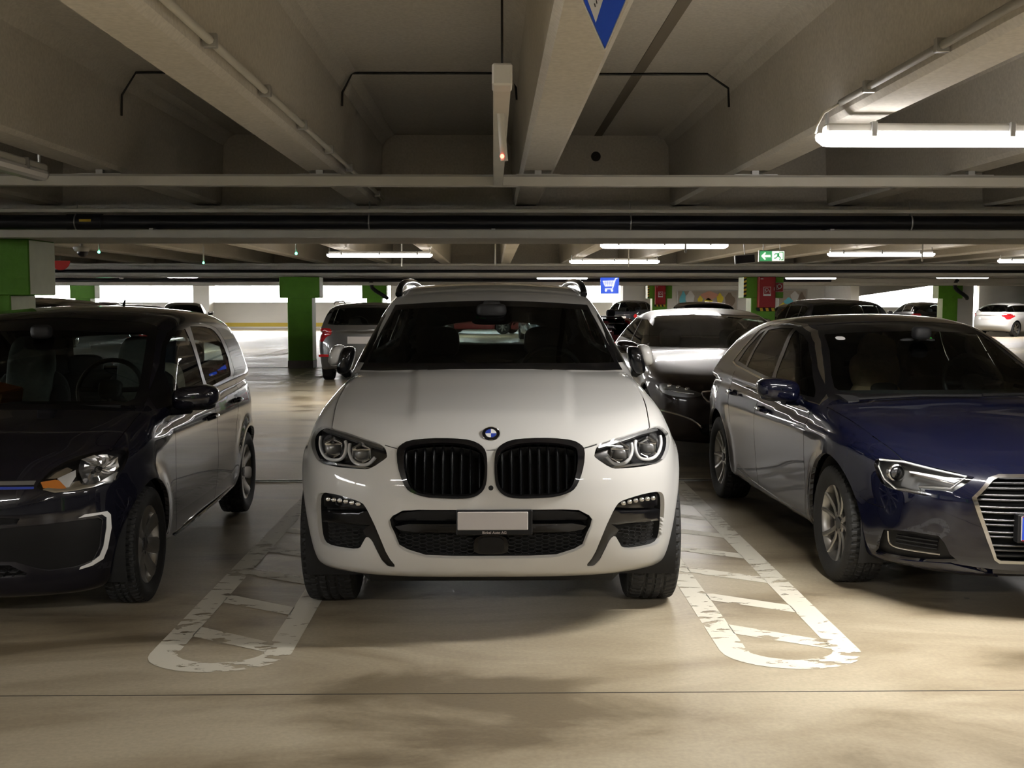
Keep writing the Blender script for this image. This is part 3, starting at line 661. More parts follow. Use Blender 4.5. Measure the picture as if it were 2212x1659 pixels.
CAR['city'] = dict(W=.81, L=3.60, H=1.49, rw=.29, wheels=(.59, 3.01), track=.715, tw=.175,
    plan=[(0,.66),(.2,.735),(.5,.79),(.7,.80),(1.2,.80),(2.4,.805),(3.1,.80),(3.4,.76),(3.6,.67)],
    sect=[(.1,.90),(.18,.94),(.35,.98),(.55,1.0),(.75,1.0),(.88,.975),(.96,.945),(1.02,.92)],
    front=[(.10,.13),(.16,.075),(.24,.04),(.35,.018),(.5,0),(.62,.01),(.7,.04),(.78,.11),(.86,.25)],
    rear=[(.25,3.5),(.5,3.58),(.8,3.6),(1.0,3.56),(1.1,3.52)],
    top=[(0,.69),(.05,.745),(.12,.80),(.3,.87),(.6,.94),(.85,.985),(1.5,1.01),(3.4,1.04),(3.6,1.0)],
    bot=[(0,.135),(.3,.14),(.5,.19),(3.2,.2),(3.6,.3)],
    gtop=[(.6,.83),(.82,.985),(1.2,1.225),(1.55,1.40),(1.8,1.455),(2.2,1.48),(2.8,1.465),(3.2,1.41),(3.4,1.28),(3.55,1.0)],
    gside=[(.9,.775),(1.05,.74),(1.25,.69),(1.4,.635),(1.48,.58)],
    fcurv=(.28,3.8,.05), rcurv=(.22,3.0), gcurv=(.20,.12,.04,2.1), crown=.05, flare=.02, crease=[(.835,.03,.012)], crease_rise=.045,
    blend=(.10,.16,.10,.05,.08,.06))
_c = CAR['compact']
CAR['wagon'] = dict(_c, W=.866, L=4.26, H=1.465, rw=.305, wheels=(.85, 3.31), track=.75,
    plan=[(0,.72),(.3,.79),(.6,.835),(.85,.855),(2.5,.866),(3.4,.862),(4.0,.835),(4.26,.79)],
    rear=[(.25,4.15),(.5,4.25),(.8,4.24),(1.0,4.2),(1.1,4.16)],
    top=[(0,.68),(.06,.72),(.14,.77),(.3,.83),(.6,.90),(1.0,.96),(1.2,.99),(2,1.0),(3.5,1.02),(4.26,1.0)],
    gtop=[(.95,.90),(1.15,.985),(1.55,1.19),(1.95,1.36),(2.25,1.43),(2.7,1.463),(3.2,1.455),(3.8,1.42),(4.02,1.36),(4.17,1.15),(4.24,1.0)],
    gside=[(.9,.815),(1.02,.78),(1.2,.715),(1.36,.65),(1.46,.60)], rcurv=(.16,3.4), gcurv=(.20,.08,.04,2.7), crease=None, res=.045)
CAR['bubble'] = dict(_c, W=.81, L=3.55, H=1.488, rw=.29, wheels=(.66, 2.96), track=.70,
    plan=[(0,.60),(.3,.72),(.6,.78),(.85,.80),(2.2,.81),(2.9,.81),(3.3,.77),(3.55,.68)],
    rear=[(.25,3.42),(.5,3.54),(.75,3.53),(.95,3.47),(1.05,3.42)],
    top=[(0,.64),(.06,.70),(.14,.77),(.3,.86),(.6,.93),(.95,1.0),(2,1.03),(3.2,1.03),(3.5,.92)],
    gtop=[(.75,.90),(.95,1.02),(1.35,1.27),(1.7,1.42),(2.0,1.475),(2.4,1.485),(2.8,1.43),(3.12,1.28),(3.38,1.02)],
    gside=[(.9,.76),(1.05,.73),(1.25,.67),(1.4,.60),(1.48,.53)], rcurv=(.30,2.8), gcurv=(.20,.16,.05,2.1), crease=None, bot=[(0,.2),(3.5,.25)], res=.045)
CAR['sedan'] = dict(_c, W=.90, L=4.62, H=1.43, rw=.325, wheels=(.93, 3.63), track=.785,
    plan=[(0,.74),(.3,.815),(.6,.86),(.9,.885),(2.5,.90),(3.6,.90),(4.2,.85),(4.62,.74)],
    rear=[(.25,4.5),(.5,4.62),(.8,4.6),(1.0,4.5),(1.1,4.4)],
    top=[(0,.66),(.06,.71),(.14,.765),(.3,.83),(.6,.905),(1.0,.975),(1.3,1.005),(2,1.0),(3.6,1.03),(4.62,1.0)],
    gtop=[(1.08,.93),(1.30,1.015),(1.7,1.19),(2.1,1.335),(2.45,1.40),(2.85,1.425),(3.3,1.40),(3.8,1.30),(4.2,1.15),(4.45,1.02)],
    gside=[(.9,.845),(1.02,.80),(1.2,.715),(1.35,.635),(1.43,.57)], front=[(.15,.18),(.2,.11),(.3,.045),(.45,.01),(.58,0),(.68,.02),(.75,.06),(.82,.15),(.9,.3)], crease=[(.82,.03,.012)], res=.034)
CAR['open'] = dict(_c, open_top=True, res=.05, W=.86, top=[(0,.655),(.06,.69),(.14,.735),(.3,.795),(.6,.87),(1.0,.935),(1.25,.97),(1.6,.98),(3.5,1.0),(4.3,.98)])
CAR['hatch'] = dict(_c, res=.045)
CAR['tall'] = dict(CAR['suv'], res=.05)
# ---------------------------------------------------------------- car shells: mesh the surface, imprint outlines on it, split it into parts
AXES = {'front': (1, -1, (0, 2)), 'rear': (1, 1, (0, 2)), 'left': (0, -1, (1, 2)), 'right': (0, 1, (1, 2)), 'top': (2, 1, (0, 1))}
def pip(Q, P):
    Q = np.asarray(Q, float); P = np.asarray(P, float); ins = np.zeros(len(Q), bool)
    A = P; B = np.roll(P, 1, 0)
    for a, b in zip(A, B):
        c = ((a[1] > Q[:, 1]) != (b[1] > Q[:, 1])) & (Q[:, 0] < (b[0]-a[0])*(Q[:, 1]-a[1])/(b[1]-a[1]+1e-12) + a[0])
        ins ^= c
    return ins
def unit(n): return n/np.maximum(np.linalg.norm(n, axis=1), 1e-12)[:, None]
class Shell:
    """F: (n, 4) vertex ids, triangles carry -1 in the last column"""
    def __init__(s, P, res):
        s.P = P; s.f = make_sdf(P); s.res = res
        s.V, s.F = surface_nets(s.f, (-P['W']-.06, -.06, .1), (P['W']+.06, P['L']+.06, P['H']+.08), res)
        s.lab = np.zeros(len(s.F), int); s.names = ['body']; s.cuts = {}; s._nose = None; s.th = .02
    def geo(s):
        F = s.F; t = F[:, 3] < 0; F3 = np.where(t, F[:, 2], F[:, 3])
        a, b, c, d = s.V[F[:, 0]], s.V[F[:, 1]], s.V[F[:, 2]], s.V[F3]
        n = np.where(t[:, None], np.cross(b-a, c-a), np.cross(c-a, d-b))
        ctr = np.where(t[:, None], (a+b+c)/3, (a+b+c+d)/4)
        return unit(n), ctr
    def solve(s, p, axis, it=7):
        p = np.array(p, float); e = 1e-3; q = p.copy(); r = p.copy()
        for _ in range(it):
            q[:, axis] = p[:, axis] + e; r[:, axis] = p[:, axis] - e
            f1, f2 = s.f(q[:, 0], q[:, 1], q[:, 2]), s.f(r[:, 0], r[:, 1], r[:, 2]); g = (f1-f2)/(2*e)
            g = np.where(np.abs(g) < .05, np.copysign(.05, g), g)
            p[:, axis] -= np.clip((f1+f2)*.5/g, -.02, .02)
        return p
    def nose(s, x, z):
        """y of the nose surface at (x, z), from a table"""
        if s._nose is None:
            xs = np.arange(0, s.P['W'], .0075); zs = np.arange(.14, 1.12, .0075); X, Z = np.meshgrid(xs, zs, indexing='ij'); ys = np.arange(-.06, 1.5, .03)
            first = np.full(X.shape, 1.5); done = np.zeros(X.shape, bool)
            for y in ys:
                v = s.f(X, np.full_like(X, y), Z) < 0; first[v & ~done] = y; done |= v
            p = s.solve(np.stack([X.ravel(), first.ravel(), Z.ravel()], 1), 1)[:, 1].reshape(X.shape)
            s._nose = (xs, zs, np.where(done, p, 1.5))
        xs, zs, T = s._nose; x = np.abs(np.asarray(x, float)); z = np.asarray(z, float)
        u = np.clip((x-xs[0])/.0075, 0, len(xs)-1.001); v = np.clip((z-zs[0])/.0075, 0, len(zs)-1.001); i = u.astype(int); j = v.astype(int); a = u-i; b = v-j
        return T[i, j]*(1-a)*(1-b) + T[i+1, j]*a*(1-b) + T[i, j+1]*(1-a)*b + T[i+1, j+1]*a*b
    def imprint(s, side, polys, minn=.10, lim=None):
        """polys: list of (name, polygon); later ones win where they overlap"""
        axis, sign, uv = AXES[side]; uv = list(uv)
        n, ctr = s.geo()
        polys = [(nm, np.asarray(p, float)) for nm, p in polys]; polys = [(nm, p if area2(p) > 0 else p[::-1]) for nm, p in polys]
        allp = np.concatenate([p for _, p in polys]); lo = allp.min(0) - 3*s.res; hi = allp.max(0) + 3*s.res
        c2 = ctr[:, uv]
        m = (s.lab == 0) & (n[:, axis]*sign > minn) & (c2 > lo).all(1) & (c2 < hi).all(1)
        if axis == 0: m &= ctr[:, 0]*sign > .3
        if lim is not None: m &= lim(ctr)
        sel = np.nonzero(m)[0]; SF = s.F[sel]
        used = np.unique(SF[SF >= 0]); loc = np.full(len(s.V)+1, -1); loc[used] = np.arange(len(used)); LF = loc[SF]; LF[SF < 0] = -1
        rev = side in ('left', 'rear')                       # outlines must run counter-clockwise
        fin = [[v for v in (q[::-1] if rev else q) if v >= 0] for q in LF.tolist()]
        vin = [Vector(q) for q in s.V[used][:, uv].tolist()]; nb, nv0 = len(fin), len(vin)
        for _, p in polys:
            k0 = len(vin); vin += [Vector(q) for q in p.tolist()]; fin.append(list(range(k0, k0+len(p))))
        vo, eo, fo, ov, oe, of = delaunay_2d_cdt(vin, [], fin, 1, 1e-6, True)
        vo = np.array([(q[0], q[1]) for q in vo]); gid = np.full(len(vo), -1)
        for k, src in enumerate(ov):
            for i in src:
                if i < nv0: gid[k] = used[i]; break
        tri, lb, sf = [], [], []
        for t, orig in zip(fo, of):
            b = -1; l = -1
            for i in orig:
                if i < nb: b = i
                elif i - nb > l: l = i - nb
            if b >= 0: tri.append(t); lb.append(l); sf.append(b)
        tri = np.array(tri); lb = np.array(lb); sf = sel[np.array(sf)]
        src = np.full(len(vo), -1)
        for c in range(3): src[tri[:, c]] = sf
        new = np.nonzero((gid < 0) & (src >= 0))[0]
        if len(new):
            i = src[new]; q = vo[new]; nv = np.zeros((len(new), 3)); nv[:, uv[0]], nv[:, uv[1]] = q[:, 0], q[:, 1]
            dd = ((n[i]*ctr[i]).sum(1) - n[i][:, uv[0]]*q[:, 0] - n[i][:, uv[1]]*q[:, 1])/n[i][:, axis]
            nv[:, axis] = np.clip(dd, ctr[i][:, axis] - 2*s.res, ctr[i][:, axis] + 2*s.res)
            gid[new] = len(s.V) + np.arange(len(new)); s.V = np.concatenate([s.V, s.solve(nv, axis)])
        ids = []
        for nm, p in polys:
            if nm not in s.names: s.names.append(nm)
            ids.append(s.names.index(nm)); s.cuts.setdefault(nm, []).append((side, p))
        ids = np.array(ids + [0]); G = gid[tri]
        ok = (G >= 0).all(1) & (G[:, 0] != G[:, 1]) & (G[:, 1] != G[:, 2]) & (G[:, 0] != G[:, 2])
        G, L, sf = G[ok], ids[lb[ok]], sf[ok]
        A = s.V[G]; nn = np.cross(A[:, 1]-A[:, 0], A[:, 2]-A[:, 0]); fl = (nn*n[sf]).sum(1) < 0
        G[fl] = G[fl][:, ::-1]
        keep = np.ones(len(s.F), bool); keep[sel] = False
        s.F = np.concatenate([s.F[keep], np.concatenate([G, np.full((len(G), 1), -1)], 1)]); s.lab = np.concatenate([s.lab[keep], L])
    def normals(s, ids): return unit(sdf_grad(s.f, s.V[ids]))
    def pick(s, name, select=None):
        if name not in s.names: return np.zeros((0, 4), int)
        F = s.F[s.lab == s.names.index(name)]
        if select is not None and len(F):
            c = s.V[F[:, :3]].mean(1); F = F[np.array([bool(select(q)) for q in c])]
        return F
    def _rim(s, FF, V, N, ids, a0, a1):
        E = np.concatenate([FF[:, [0, 1]], FF[:, [1, 2]]] + [np.where(FF[:, 3:4] < 0, FF[:, [2, 0]], FF[:, [2, 3]])] + [FF[FF[:, 3] >= 0][:, [3, 0]]])
        k = len(V) + 1; key = E[:, 0]*k + E[:, 1]; rk = E[:, 1]*k + E[:, 0]; bd = E[~np.isin(key, rk)]
        bv = np.unique(bd); mp = np.full(len(V), -1); mp[bv] = np.arange(len(bv))
        return bd, bv, mp
    def part(s, name, objname, m, parent, off=0., rim=None, split=None, select=None, F=None):
        """the faces of one outline as an object, pushed in by off along the normal; rim: wall back to that depth"""
        if F is None: F = s.pick(name, select)
        if not len(F): return None
        if split:
            par = {}
            def find(a):
                while par.setdefault(a, a) != a: par[a] = par[par[a]]; a = par[a]
                return a
            L = F.tolist()
            for f in L:
                r0 = find(f[0])
                for v in f[1:]:
                    if v >= 0: par[find(v)] = r0
            root = np.array([find(f[0]) for f in L])
            return [s.part(name, objname, m, parent, off, rim, F=F[root == r]) for r in np.unique(root) if (root == r).sum() > 1]
        if rim is not None and off > 0: rim = s.th if off > s.th else None      # the skin's own turned-in edge covers the first stretch
        ids = np.unique(F[F >= 0]); loc = np.full(len(s.V)+1, -1); loc[ids] = np.arange(len(ids)); FF = np.where(F < 0, -1, loc[F])
        N = s.normals(ids); V = s.V[ids] - N*off; out = [[v for v in f if v >= 0] for f in FF.tolist()]
        if rim is not None:
            bd, bv, mp = s._rim(FF, V, N, ids, 0, 0); k = len(V)
            V = np.concatenate([V, s.V[ids[bv]] - N[bv]*rim]); out += [[b, a, k+mp[a], k+mp[b]] for a, b in bd.tolist()]
            return mesh_obj(objname, V, out, m, parent, None, True, None, 35)
        return mesh_obj(objname, V, out, m, parent, None, True, N)
    def body(s, m, parent, thick=.02, objname='body'):
        """painted skin with turned-in edges at every opening"""
        F = s.pick('body'); ids = np.unique(F[F >= 0]); loc = np.full(len(s.V)+1, -1); loc[ids] = np.arange(len(ids)); FF = np.where(F < 0, -1, loc[F])
        N = s.normals(ids); V = s.V[ids]; bd, bv, mp = s._rim(FF, V, N, ids, 0, 0); k = len(V); nb = len(bv)
        out = [[v for v in f if v >= 0] for f in FF.tolist()] + [[k+mp[b], k+mp[a], k+nb+mp[a], k+nb+mp[b]] for a, b in bd.tolist()]
        V = np.concatenate([V, V[bv], V[bv] - N[bv]*thick]); NN = np.concatenate([N, N[bv], N[bv]])
        return mesh_obj(objname, V, out, m, parent, None, True, NN)
    def lining(s, m, parent, res=.05, depth=.03, windows=()):
        V, F = surface_nets(s.f, (-s.P['W']-.1, -.1, .05), (s.P['W']+.1, s.P['L']+.1, s.P['H']+.1), res, iso=-depth, newton=3)
        ctr = V[F].mean(1); keep = np.ones(len(F), bool); n = unit(np.cross(V[F[:, 2]]-V[F[:, 0]], V[F[:, 3]]-V[F[:, 1]]))
        for w in windows:
            for side, p in s.cuts.get(w, []):
                axis, sign, uv = AXES[side]
                inside = pip(ctr[:, list(uv)], inset(p, -.03)) & (n[:, axis]*sign > .05)
                if axis == 0: inside &= ctr[:, 0]*sign > .2
                keep &= ~inside
        return mesh_obj('interior_lining', V, F[keep][:, ::-1], m, parent, None, True)
# ---------------------------------------------------------------- car materials
def paint(name, col, rough=.35, flake=0., metal=0.): return mat(name, col, rough, metal, .08, 1.0)
paint('paint_white', (.50, .495, .475, 1), .4)
paint('paint_black', (.006, .006, .011, 1), .25)
paint('paint_blue', (.002, .0027, .011, 1), .3)
mat('paint_brown', (.024, .016, .014, 1), .4, 0, .1, .55, coat_rough=.08)
paint('paint_grey', (.10, .10, .10, 1), .35, metal=.6)
paint('paint_red', (.17, .018, .02, 1), .35)
paint('paint_steel', (.13, .15, .165, 1), .35, metal=.5)
paint('paint_dark', (.009, .010, .014, 1), .3)
paint('paint_silver', (.42, .44, .46, 1), .35, metal=.6)
mat('rubber', (.012, .012, .012, 1), .75, bump=(60, .1)); mat('alloy', (.42, .41, .39, 1), .32, .9); mat('dark_metal', (.12, .12, .12, 1), .45, .8)
mat('chrome', (.75, .75, .76, 1), .12, 1.0); mat('black_gloss', (.004, .004, .005, 1), .3, spec=.1, coat=.7); mat('black_plastic', (.006, .006, .0065, 1), .5, spec=.25)
mat('liner', (.008, .008, .008, 1), .9); mat('gap', (.003, .003, .003, 1), .9); mat('interior', (.012, .012, .013, 1), .65); mat('lining', (.02, .02, .022, 1), .85)
mat('seat_cloth', (.028, .03, .033, 1), .85, noise=(40, .2)); mat('seat_leather', (.010, .010, .011, 1), .55)
mat('mirror', (.8, .8, .8, 1), .02, 1.0); mat('lamp_chrome', (.7, .7, .7, 1), .2, 1.0); mat('lamp_white', (.75, .75, .74, 1), .25, coat=1); mat('lamp_dark', (.02, .02, .022, 1), .25, coat=1)
mat('lamp_grey', (.22, .22, .22, 1), .3, .6)
mat('tail_red', (.35, .008, .012, 1), .15, coat=1); mat('amber', (.75, .25, .04, 1), .2, coat=1); mat('plate_white', (.40, .375, .36, 1), .5); mat('plate_blue', (.01, .05, .5, 1), .4)
mat('plate_yellow', (.75, .45, .05, 1), .5); mat('bronze_alloy', (.26, .22, .17, 1), .35, .85); mat('accent_blue', (.02, .05, .35, 1), .3, coat=1); mat('text_grey', (.4, .35, .33, 1), .5)
glass('car_glass', (.72, .80, .77, 1)); glass('dark_glass', (.16, .19, .19, 1)); glass('lamp_glass', (.95, .95, .95, 1), 1.35); glass('tint_glass', (.42, .50, .49, 1))
mat('sticker_green', (.02, .45, .06, 1), .5)
mat('seat_dark', (.012, .012, .013, 1), .85); mat('seat_cloth_light', (.10, .11, .10, 1), .9, noise=(60, .15)); mat('slat_grey', (.05, .05, .05, 1), .35, .3)
mat('slat_black', (.004, .004, .0045, 1), .3, spec=.35)
# ---------------------------------------------------------------- parts shared by the cars
def tyre_mesh(R_, w, rr, n=336, blocks=56, slant=1.2):
    prof = [(-w*.40, rr-.012, 0), (-w*.46, rr+.004, 0), (-w*.505, rr+(R_-rr)*.35, 0), (-w*.51, rr+(R_-rr)*.62, 0), (-w*.485, R_-.022, .3), (-w*.45, R_-.008, 1)]
    us = [-.84, -.66, -.48, -.40, -.34, -.26, -.08, -.03, .03, .08, .26, .34, .40, .48, .66, .84]
    prof += [(u*w*.5, R_ - .006*u*u, 2 if abs(abs(u)-.37) < .05 or abs(u) < .05 else 1) for u in us]
    prof += [(-a, r, k) for a, r, k in prof[:6][::-1]]
    k = len(prof); A = np.array([p[0] for p in prof]); Rr = np.array([p[1] for p in prof]); K = np.array([p[2] for p in prof])
    th = np.arange(n)*2*math.pi/n
    u = A/(w*.5)
    ph = (th[:, None]*blocks/(2*math.pi) + slant*np.abs(u)[None, :]) % 1.0
    cut = (ph < .2) & (K[None, :] == 1)
    rad = Rr[None, :] - .008*cut - .008*(K[None, :] == 2)
    V = np.stack([np.broadcast_to(A, rad.shape), rad*np.cos(th)[:, None], rad*np.sin(th)[:, None]], 2).reshape(-1, 3)
    F = []
    for j in range(n):
        j2 = (j+1) % n
        F += [(j*k+i, j*k+i+1, j2*k+i+1, j2*k+i) for i in range(k-1)]
    return V, F
WHEELS = {}
def wheel_meshes(key, R_, w, rr, style='twin', spokes=5):
    """meshes facing +x: tyre, rim barrel, spokes, hub cap"""
    if key in WHEELS: return WHEELS[key]
    tmp = empty('wheel')
    V, F = tyre_mesh(R_, w, rr)
    mesh_obj('tyre', V, F, 'rubber', tmp, None, True, None, 30)
    b = MB()
    b.lathe([(-w*.42, rr+.004), (-w*.42, rr-.012), (-w*.2, rr-.03), (w*.2, rr-.03), (w*.38, rr-.014), (w*.42, rr-.004), (w*.44, rr+.006), (w*.41, rr+.008)], 72)
    b.build('rim', 'alloy', tmp, True, 35)
    s = MB(); hub = w*.26; lip = w*.38
    for i in range(spokes):
        a0 = 2*math.pi*i/spokes + math.pi/2
        offs = (-.20, .20) if style == 'twin' else (0,)
        for da in offs:
            ang = a0 + da*.55
            # spoke runs from hub (radius .05) to rim, widening
            pts = []
            a_in, a_out = (a0 + da*.9, a0 + da*1.35) if style == 'twin' else (a0, a0)
            wi, wo = (.0135, .0125) if style == 'twin' else (.032, .045)
            p0 = np.array([math.cos(a_in), math.sin(a_in)])*.045; p1 = np.array([math.cos(a_out), math.sin(a_out)])*(rr-.012)
            d = (p1-p0)/np.linalg.norm(p1-p0); nrm = np.array([-d[1], d[0]])
            V = []
            for t in (0, .35, .75, 1):
                c = p0 + (p1-p0)*t; ww = wi + (wo-wi)*t; xx = hub + (lip-hub)*t - .012*math.sin(math.pi*t)
                for sgn, dx in ((-1, -.03), (-1, 0), (-.55, .006), (.55, .006), (1, 0), (1, -.03)):
                    q = c + nrm*ww*sgn; V.append((xx+dx, q[0], q[1]))
            F = []
            for r in range(3):
                for j in range(5): F.append((r*6+j, r*6+j+1, (r+1)*6+j+1, (r+1)*6+j))
            s.add(V, F)
    s.lathe([(hub-.04, .066), (hub-.004, .066), (hub+.004, .06), (hub+.002, .03)], 36)
    s.build('spokes', 'alloy', tmp, True, 35)
    h = MB(); h.lathe([(hub, .033), (hub+.008, .031), (hub+.011, .024), (hub+.011, .0005)], 28)
    for i in range(5):
        a = 2*math.pi*(i+.5)/5
        h.at((0, math.cos(a)*.05, math.sin(a)*.05)).lathe([(hub-.01, .008), (hub+.006, .0075), (hub+.006, .0004)], 8)
    h.build('hub_cap', 'dark_metal', tmp, True, 35)
    d = MB(); d.lathe([(-.02, .135), (.005, .135), (.005, .07), (-.02, .07)], 48, close=True); d.box(-.04, .025, -.15, -.09, -.07, .07, .008)
    d.build('brake_disc', 'dark_metal', tmp, True, 35)
    WHEELS[key] = tmp; tmp['proto'] = 1
    return tmp
def put_wheels(car, P, key, rr, style='twin', spokes=5, plain=False):
    if plain:
        R_, w = P['rw'], P['tw']
        if key not in WHEELS:
            b = MB()
            b.lathe([(-w/2, rr), (-w*.5, R_-.02), (-w*.42, R_), (w*.42, R_), (w*.5, R_-.02), (w*.5, rr+.01), (w*.42, rr)], 40, m=0)
            b.lathe([(w*.42, rr), (w*.36, rr-.01), (w*.1, rr-.03), (w*.1, .0005)], 40, m=1)
            for i in range(spokes):
                a = 2*math.pi*i/spokes; c, s_ = math.cos(a), math.sin(a)
                M = np.array([[1, 0, 0], [0, c, -s_], [0, s_, c]])
                b.at((0, 0, 0), M).add([(w*.2, .03, -.03), (w*.3, .03, 0), (w*.2, .03, .03), (w*.3, rr-.005, -.035), (w*.38, rr-.005, 0), (w*.3, rr-.005, .035)], [(0, 1, 4, 3), (1, 2, 5, 4)], 2)
            b.at(); b.lathe([(w*.2, .06), (w*.32, .05), (w*.33, .0005)], 20, m=2)
            o = b.build('wheel', ['rubber', 'black_plastic', 'alloy'], None, True, 35); WHEELS[key] = o; o['proto'] = 1
        for yw in P['wheels']:
            for sx in (-1, 1):
                o = WHEELS[key].copy(); COL.objects.link(o); o.parent = car; o.location = (sx*P['track'], yw, P['rw'])
                o.rotation_euler = (0, 0, math.pi if sx < 0 else 0)
                if 'proto' in o: del o['proto']
        return
    pr = wheel_meshes(key, P['rw'], P['tw'], rr, style, spokes)
    for yw in P['wheels']:
        for sx in (-1, 1):
            e = copy_tree(pr, car); e.location = (sx*P['track'], yw, P['rw']); e.rotation_euler = (random.uniform(-1, 1), 0, math.pi if sx < 0 else 0)
            e.rotation_euler = (random.uniform(-1, 1), 0, 0) if sx > 0 else (random.uniform(-1, 1), 0, math.pi)
            if 'proto' in e: del e['proto']
def drop_protos():
    dead = []
    def walk(o):
        dead.append(o)
        for c in o.children: walk(c)
    for o in bpy.data.objects:
        if o.get('proto') and o.parent is None: walk(o)
    bpy.data.batch_remove(list({o.name: o for o in dead}.values()))
def circle_cut(yc, zc, r, n=40, low=.02):
    a = np.linspace(R(-14), R(194), n); P = [(yc + r*math.cos(t), zc + r*math.sin(t)) for t in a]
    return [(P[0][0]+.01, low)] + P + [(P[-1][0]-.01, low)]
def arch_polys(P, ra): return [('arch', circle_cut(yw, P['rw'] + .01, ra)) for yw in P['wheels']]
def clear_arches(s, ra):
    """drop the underside inside the wheel housings"""
    P = s.P; _, c = s.geo(); bad = np.zeros(len(c), bool); ax = np.abs(c[:, 0])
    for yw in P['wheels']:
        bad |= (ax > P['track'] - P['tw']*.5 - .06) & (np.hypot(c[:, 1]-yw, c[:, 2]-P['rw']-.01) < ra - .004) & (c[:, 2] < P['rw']+.05)
    s.F = s.F[~bad]; s.lab = s.lab[~bad]
def arch_liners(car, P, ra):
    for yw in P['wheels']:
        for sx in (-1, 1):
            b = MB().at((0, yw, P['rw'] + .01))
            x0 = P['track'] - P['tw']*.5 - .07; x1 = P['track'] + P['tw']*.5 - .035
            a = np.linspace(R(-25), R(205), 28); V = []; F = []
            for t in a:
                for x, r in ((x1, ra-.004), (x0, ra-.004), (x0, .05)): V.append((sx*x, r*math.cos(t), r*math.sin(t)))
            for i in range(len(a)-1):
                for j in range(2): F.append((i*3+j, i*3+j+1, (i+1)*3+j+1, (i+1)*3+j))
            b.add(V, F).build('wheel_arch_liner', 'liner', car, True, 40)
def seat(car, x, y, z=.28, w=.25, m='seat_cloth', hm=None, head=True, lean=.22, hz=.0, posts=True):
    b = MB()
    b.ball((x, y, z+.07), (w, .27, .10), 20, 10, .55)
    ca, sa = math.cos(lean), math.sin(lean); M = np.array([[1, 0, 0], [0, ca, sa], [0, -sa, ca]])
    b.at((x, y+.24, z+.10), M).ball((0, 0, .31), (w*.97, .075, .33), 24, 14, .55)
    b.ball((-w*.78, -.05, .28), (.06, .06, .26), 12, 8, .7); b.ball((w*.78, -.05, .28), (.06, .06, .26), 12, 8, .7)
    o = b.build('seat', m, car, True, 60)
    if head:
        h = MB().at((x, y+.24, z+.10), M); h.ball((0, .01, .755+hz), (w*.56, .055, .105), 20, 12, .6)
        hd = h.build('headrest', hm or m, o, True, 60)
        if posts:
            for dx in (-.06, .06): MB().at((x, y+.24, z+.10), M).tube([(dx, .01, .60), (dx, .01, .70+hz)], .007, 8).build('headrest_post', 'chrome', o, True)
    return o
def bench(car, y, z, w, m='seat_cloth', h=.62):
    b = MB(); b.ball((0, y, z+.08), (w, .26, .10), 24, 10, .45)
    M = np.array([[1, 0, 0], [0, math.cos(.25), math.sin(.25)], [0, -math.sin(.25), math.cos(.25)]])
    b.at((0, y+.22, z+.1), M).ball((0, 0, h*.5), (w, .08, h*.54), 28, 12, .4)
    o = b.build('rear_bench', m, car, True, 60)
    for x in (-.38, .38):
        MB().at((0, y+.22, z+.1), M).ball((x*w/.62, 0, h+.06), (.125, .045, .07), 16, 10, .6).build('headrest', m, o, True, 60)
    return o
def steering(car, x, y, z, r=.185, tilt=.42):
    a = np.linspace(0, 2*math.pi, 40)[:-1]; M = np.array([[1, 0, 0], [0, math.sin(tilt), -math.cos(tilt)], [0, math.cos(tilt), math.sin(tilt)]])
    b = MB().at((x, y, z), M); b.tube([(r*math.cos(t), r*math.sin(t), 0) for t in a], .014, 8, closed=True)
    for t in (math.pi, 0, -math.pi/2): b.tube([(0, 0, -.02), (r*math.cos(t), r*math.sin(t), 0)], .016, 8)
    b.ball((0, 0, -.01), (.07, .06, .03), 16, 8, .6)
    b.tube([(0, 0, -.02), (0, 0, -.30)], .03, 8)
    return b.build('steering_wheel', 'interior', car, True, 50)
def dashboard(car, W, y0, z, depth=.55):
    """y0: cowl; top pad rises gently and drops towards the cabin"""
    prof = [(y0, z-.01), (y0+.15, z+.012), (y0+depth*.7, z+.02), (y0+depth*.88, z-.005), (y0+depth, z-.10), (y0+depth*.95, z-.30), (y0+depth*.6, z-.45), (y0, z-.45)]
    return MB().prism(prof, 'x', -W, W).build('dashboard', 'interior', car, True, 30)
def inner_mirror(car, y, z, w=.12):
    b = MB(); b.ball((0, y, z), (w, .02, .036), 20, 10, .5); b.tube([(0, y-.01, z+.02), (0, y-.07, z+.10)], .012, 8); b.ball((0, y-.06, z+.07), (.055, .05, .04), 14, 8, .6)
    return b.build('inside_mirror', 'interior', car, True, 50)
def door_mirror(car, sx, x, y, z, size=(.12, .085, .075), cap='black_gloss', base='black_plastic', arm=True):
    b = MB(); rx, ry, rz_ = size
    b.ball((sx*x, y, z), (rx, ry, rz_), 28, 16, .62)
    V = b.V[0]
    t = (V[:, 0]*sx - x)/rx                                     # narrower towards the tip, flat mirror side towards the tail
    V[:, 2] = z + (V[:, 2]-z)*(1 - .18*np.clip(t, -1, 1)**2*np.sign(np.clip(t, 0, 1))) + .012*t
    V[:, 1] = np.minimum(V[:, 1], y + ry*.45)
    o = b.build('door_mirror', cap, car, True, 50)
    MB().ball((sx*x, y+ry*.47, z+.004), (rx*.86, .004, rz_*.80), 24, 8, .62).build('mirror_glass', 'mirror', o, True, 50)
    f = MB(); f.ball((sx*(x-.01), y+.01, z-rz_*.62), (rx*.9, ry*.75, rz_*.42), 20, 10, .7)
    if arm: f.tube([(sx*(x-rx*.3), y+.0, z-rz_*.75), (sx*(x-rx*1.2), y+.03, z-rz_*1.05), (sx*(x-rx*1.7), y+.04, z-rz_*1.1)], [.04, .032, .03], 10)
    f.build('mirror_foot', base, o, True, 50)
    return o
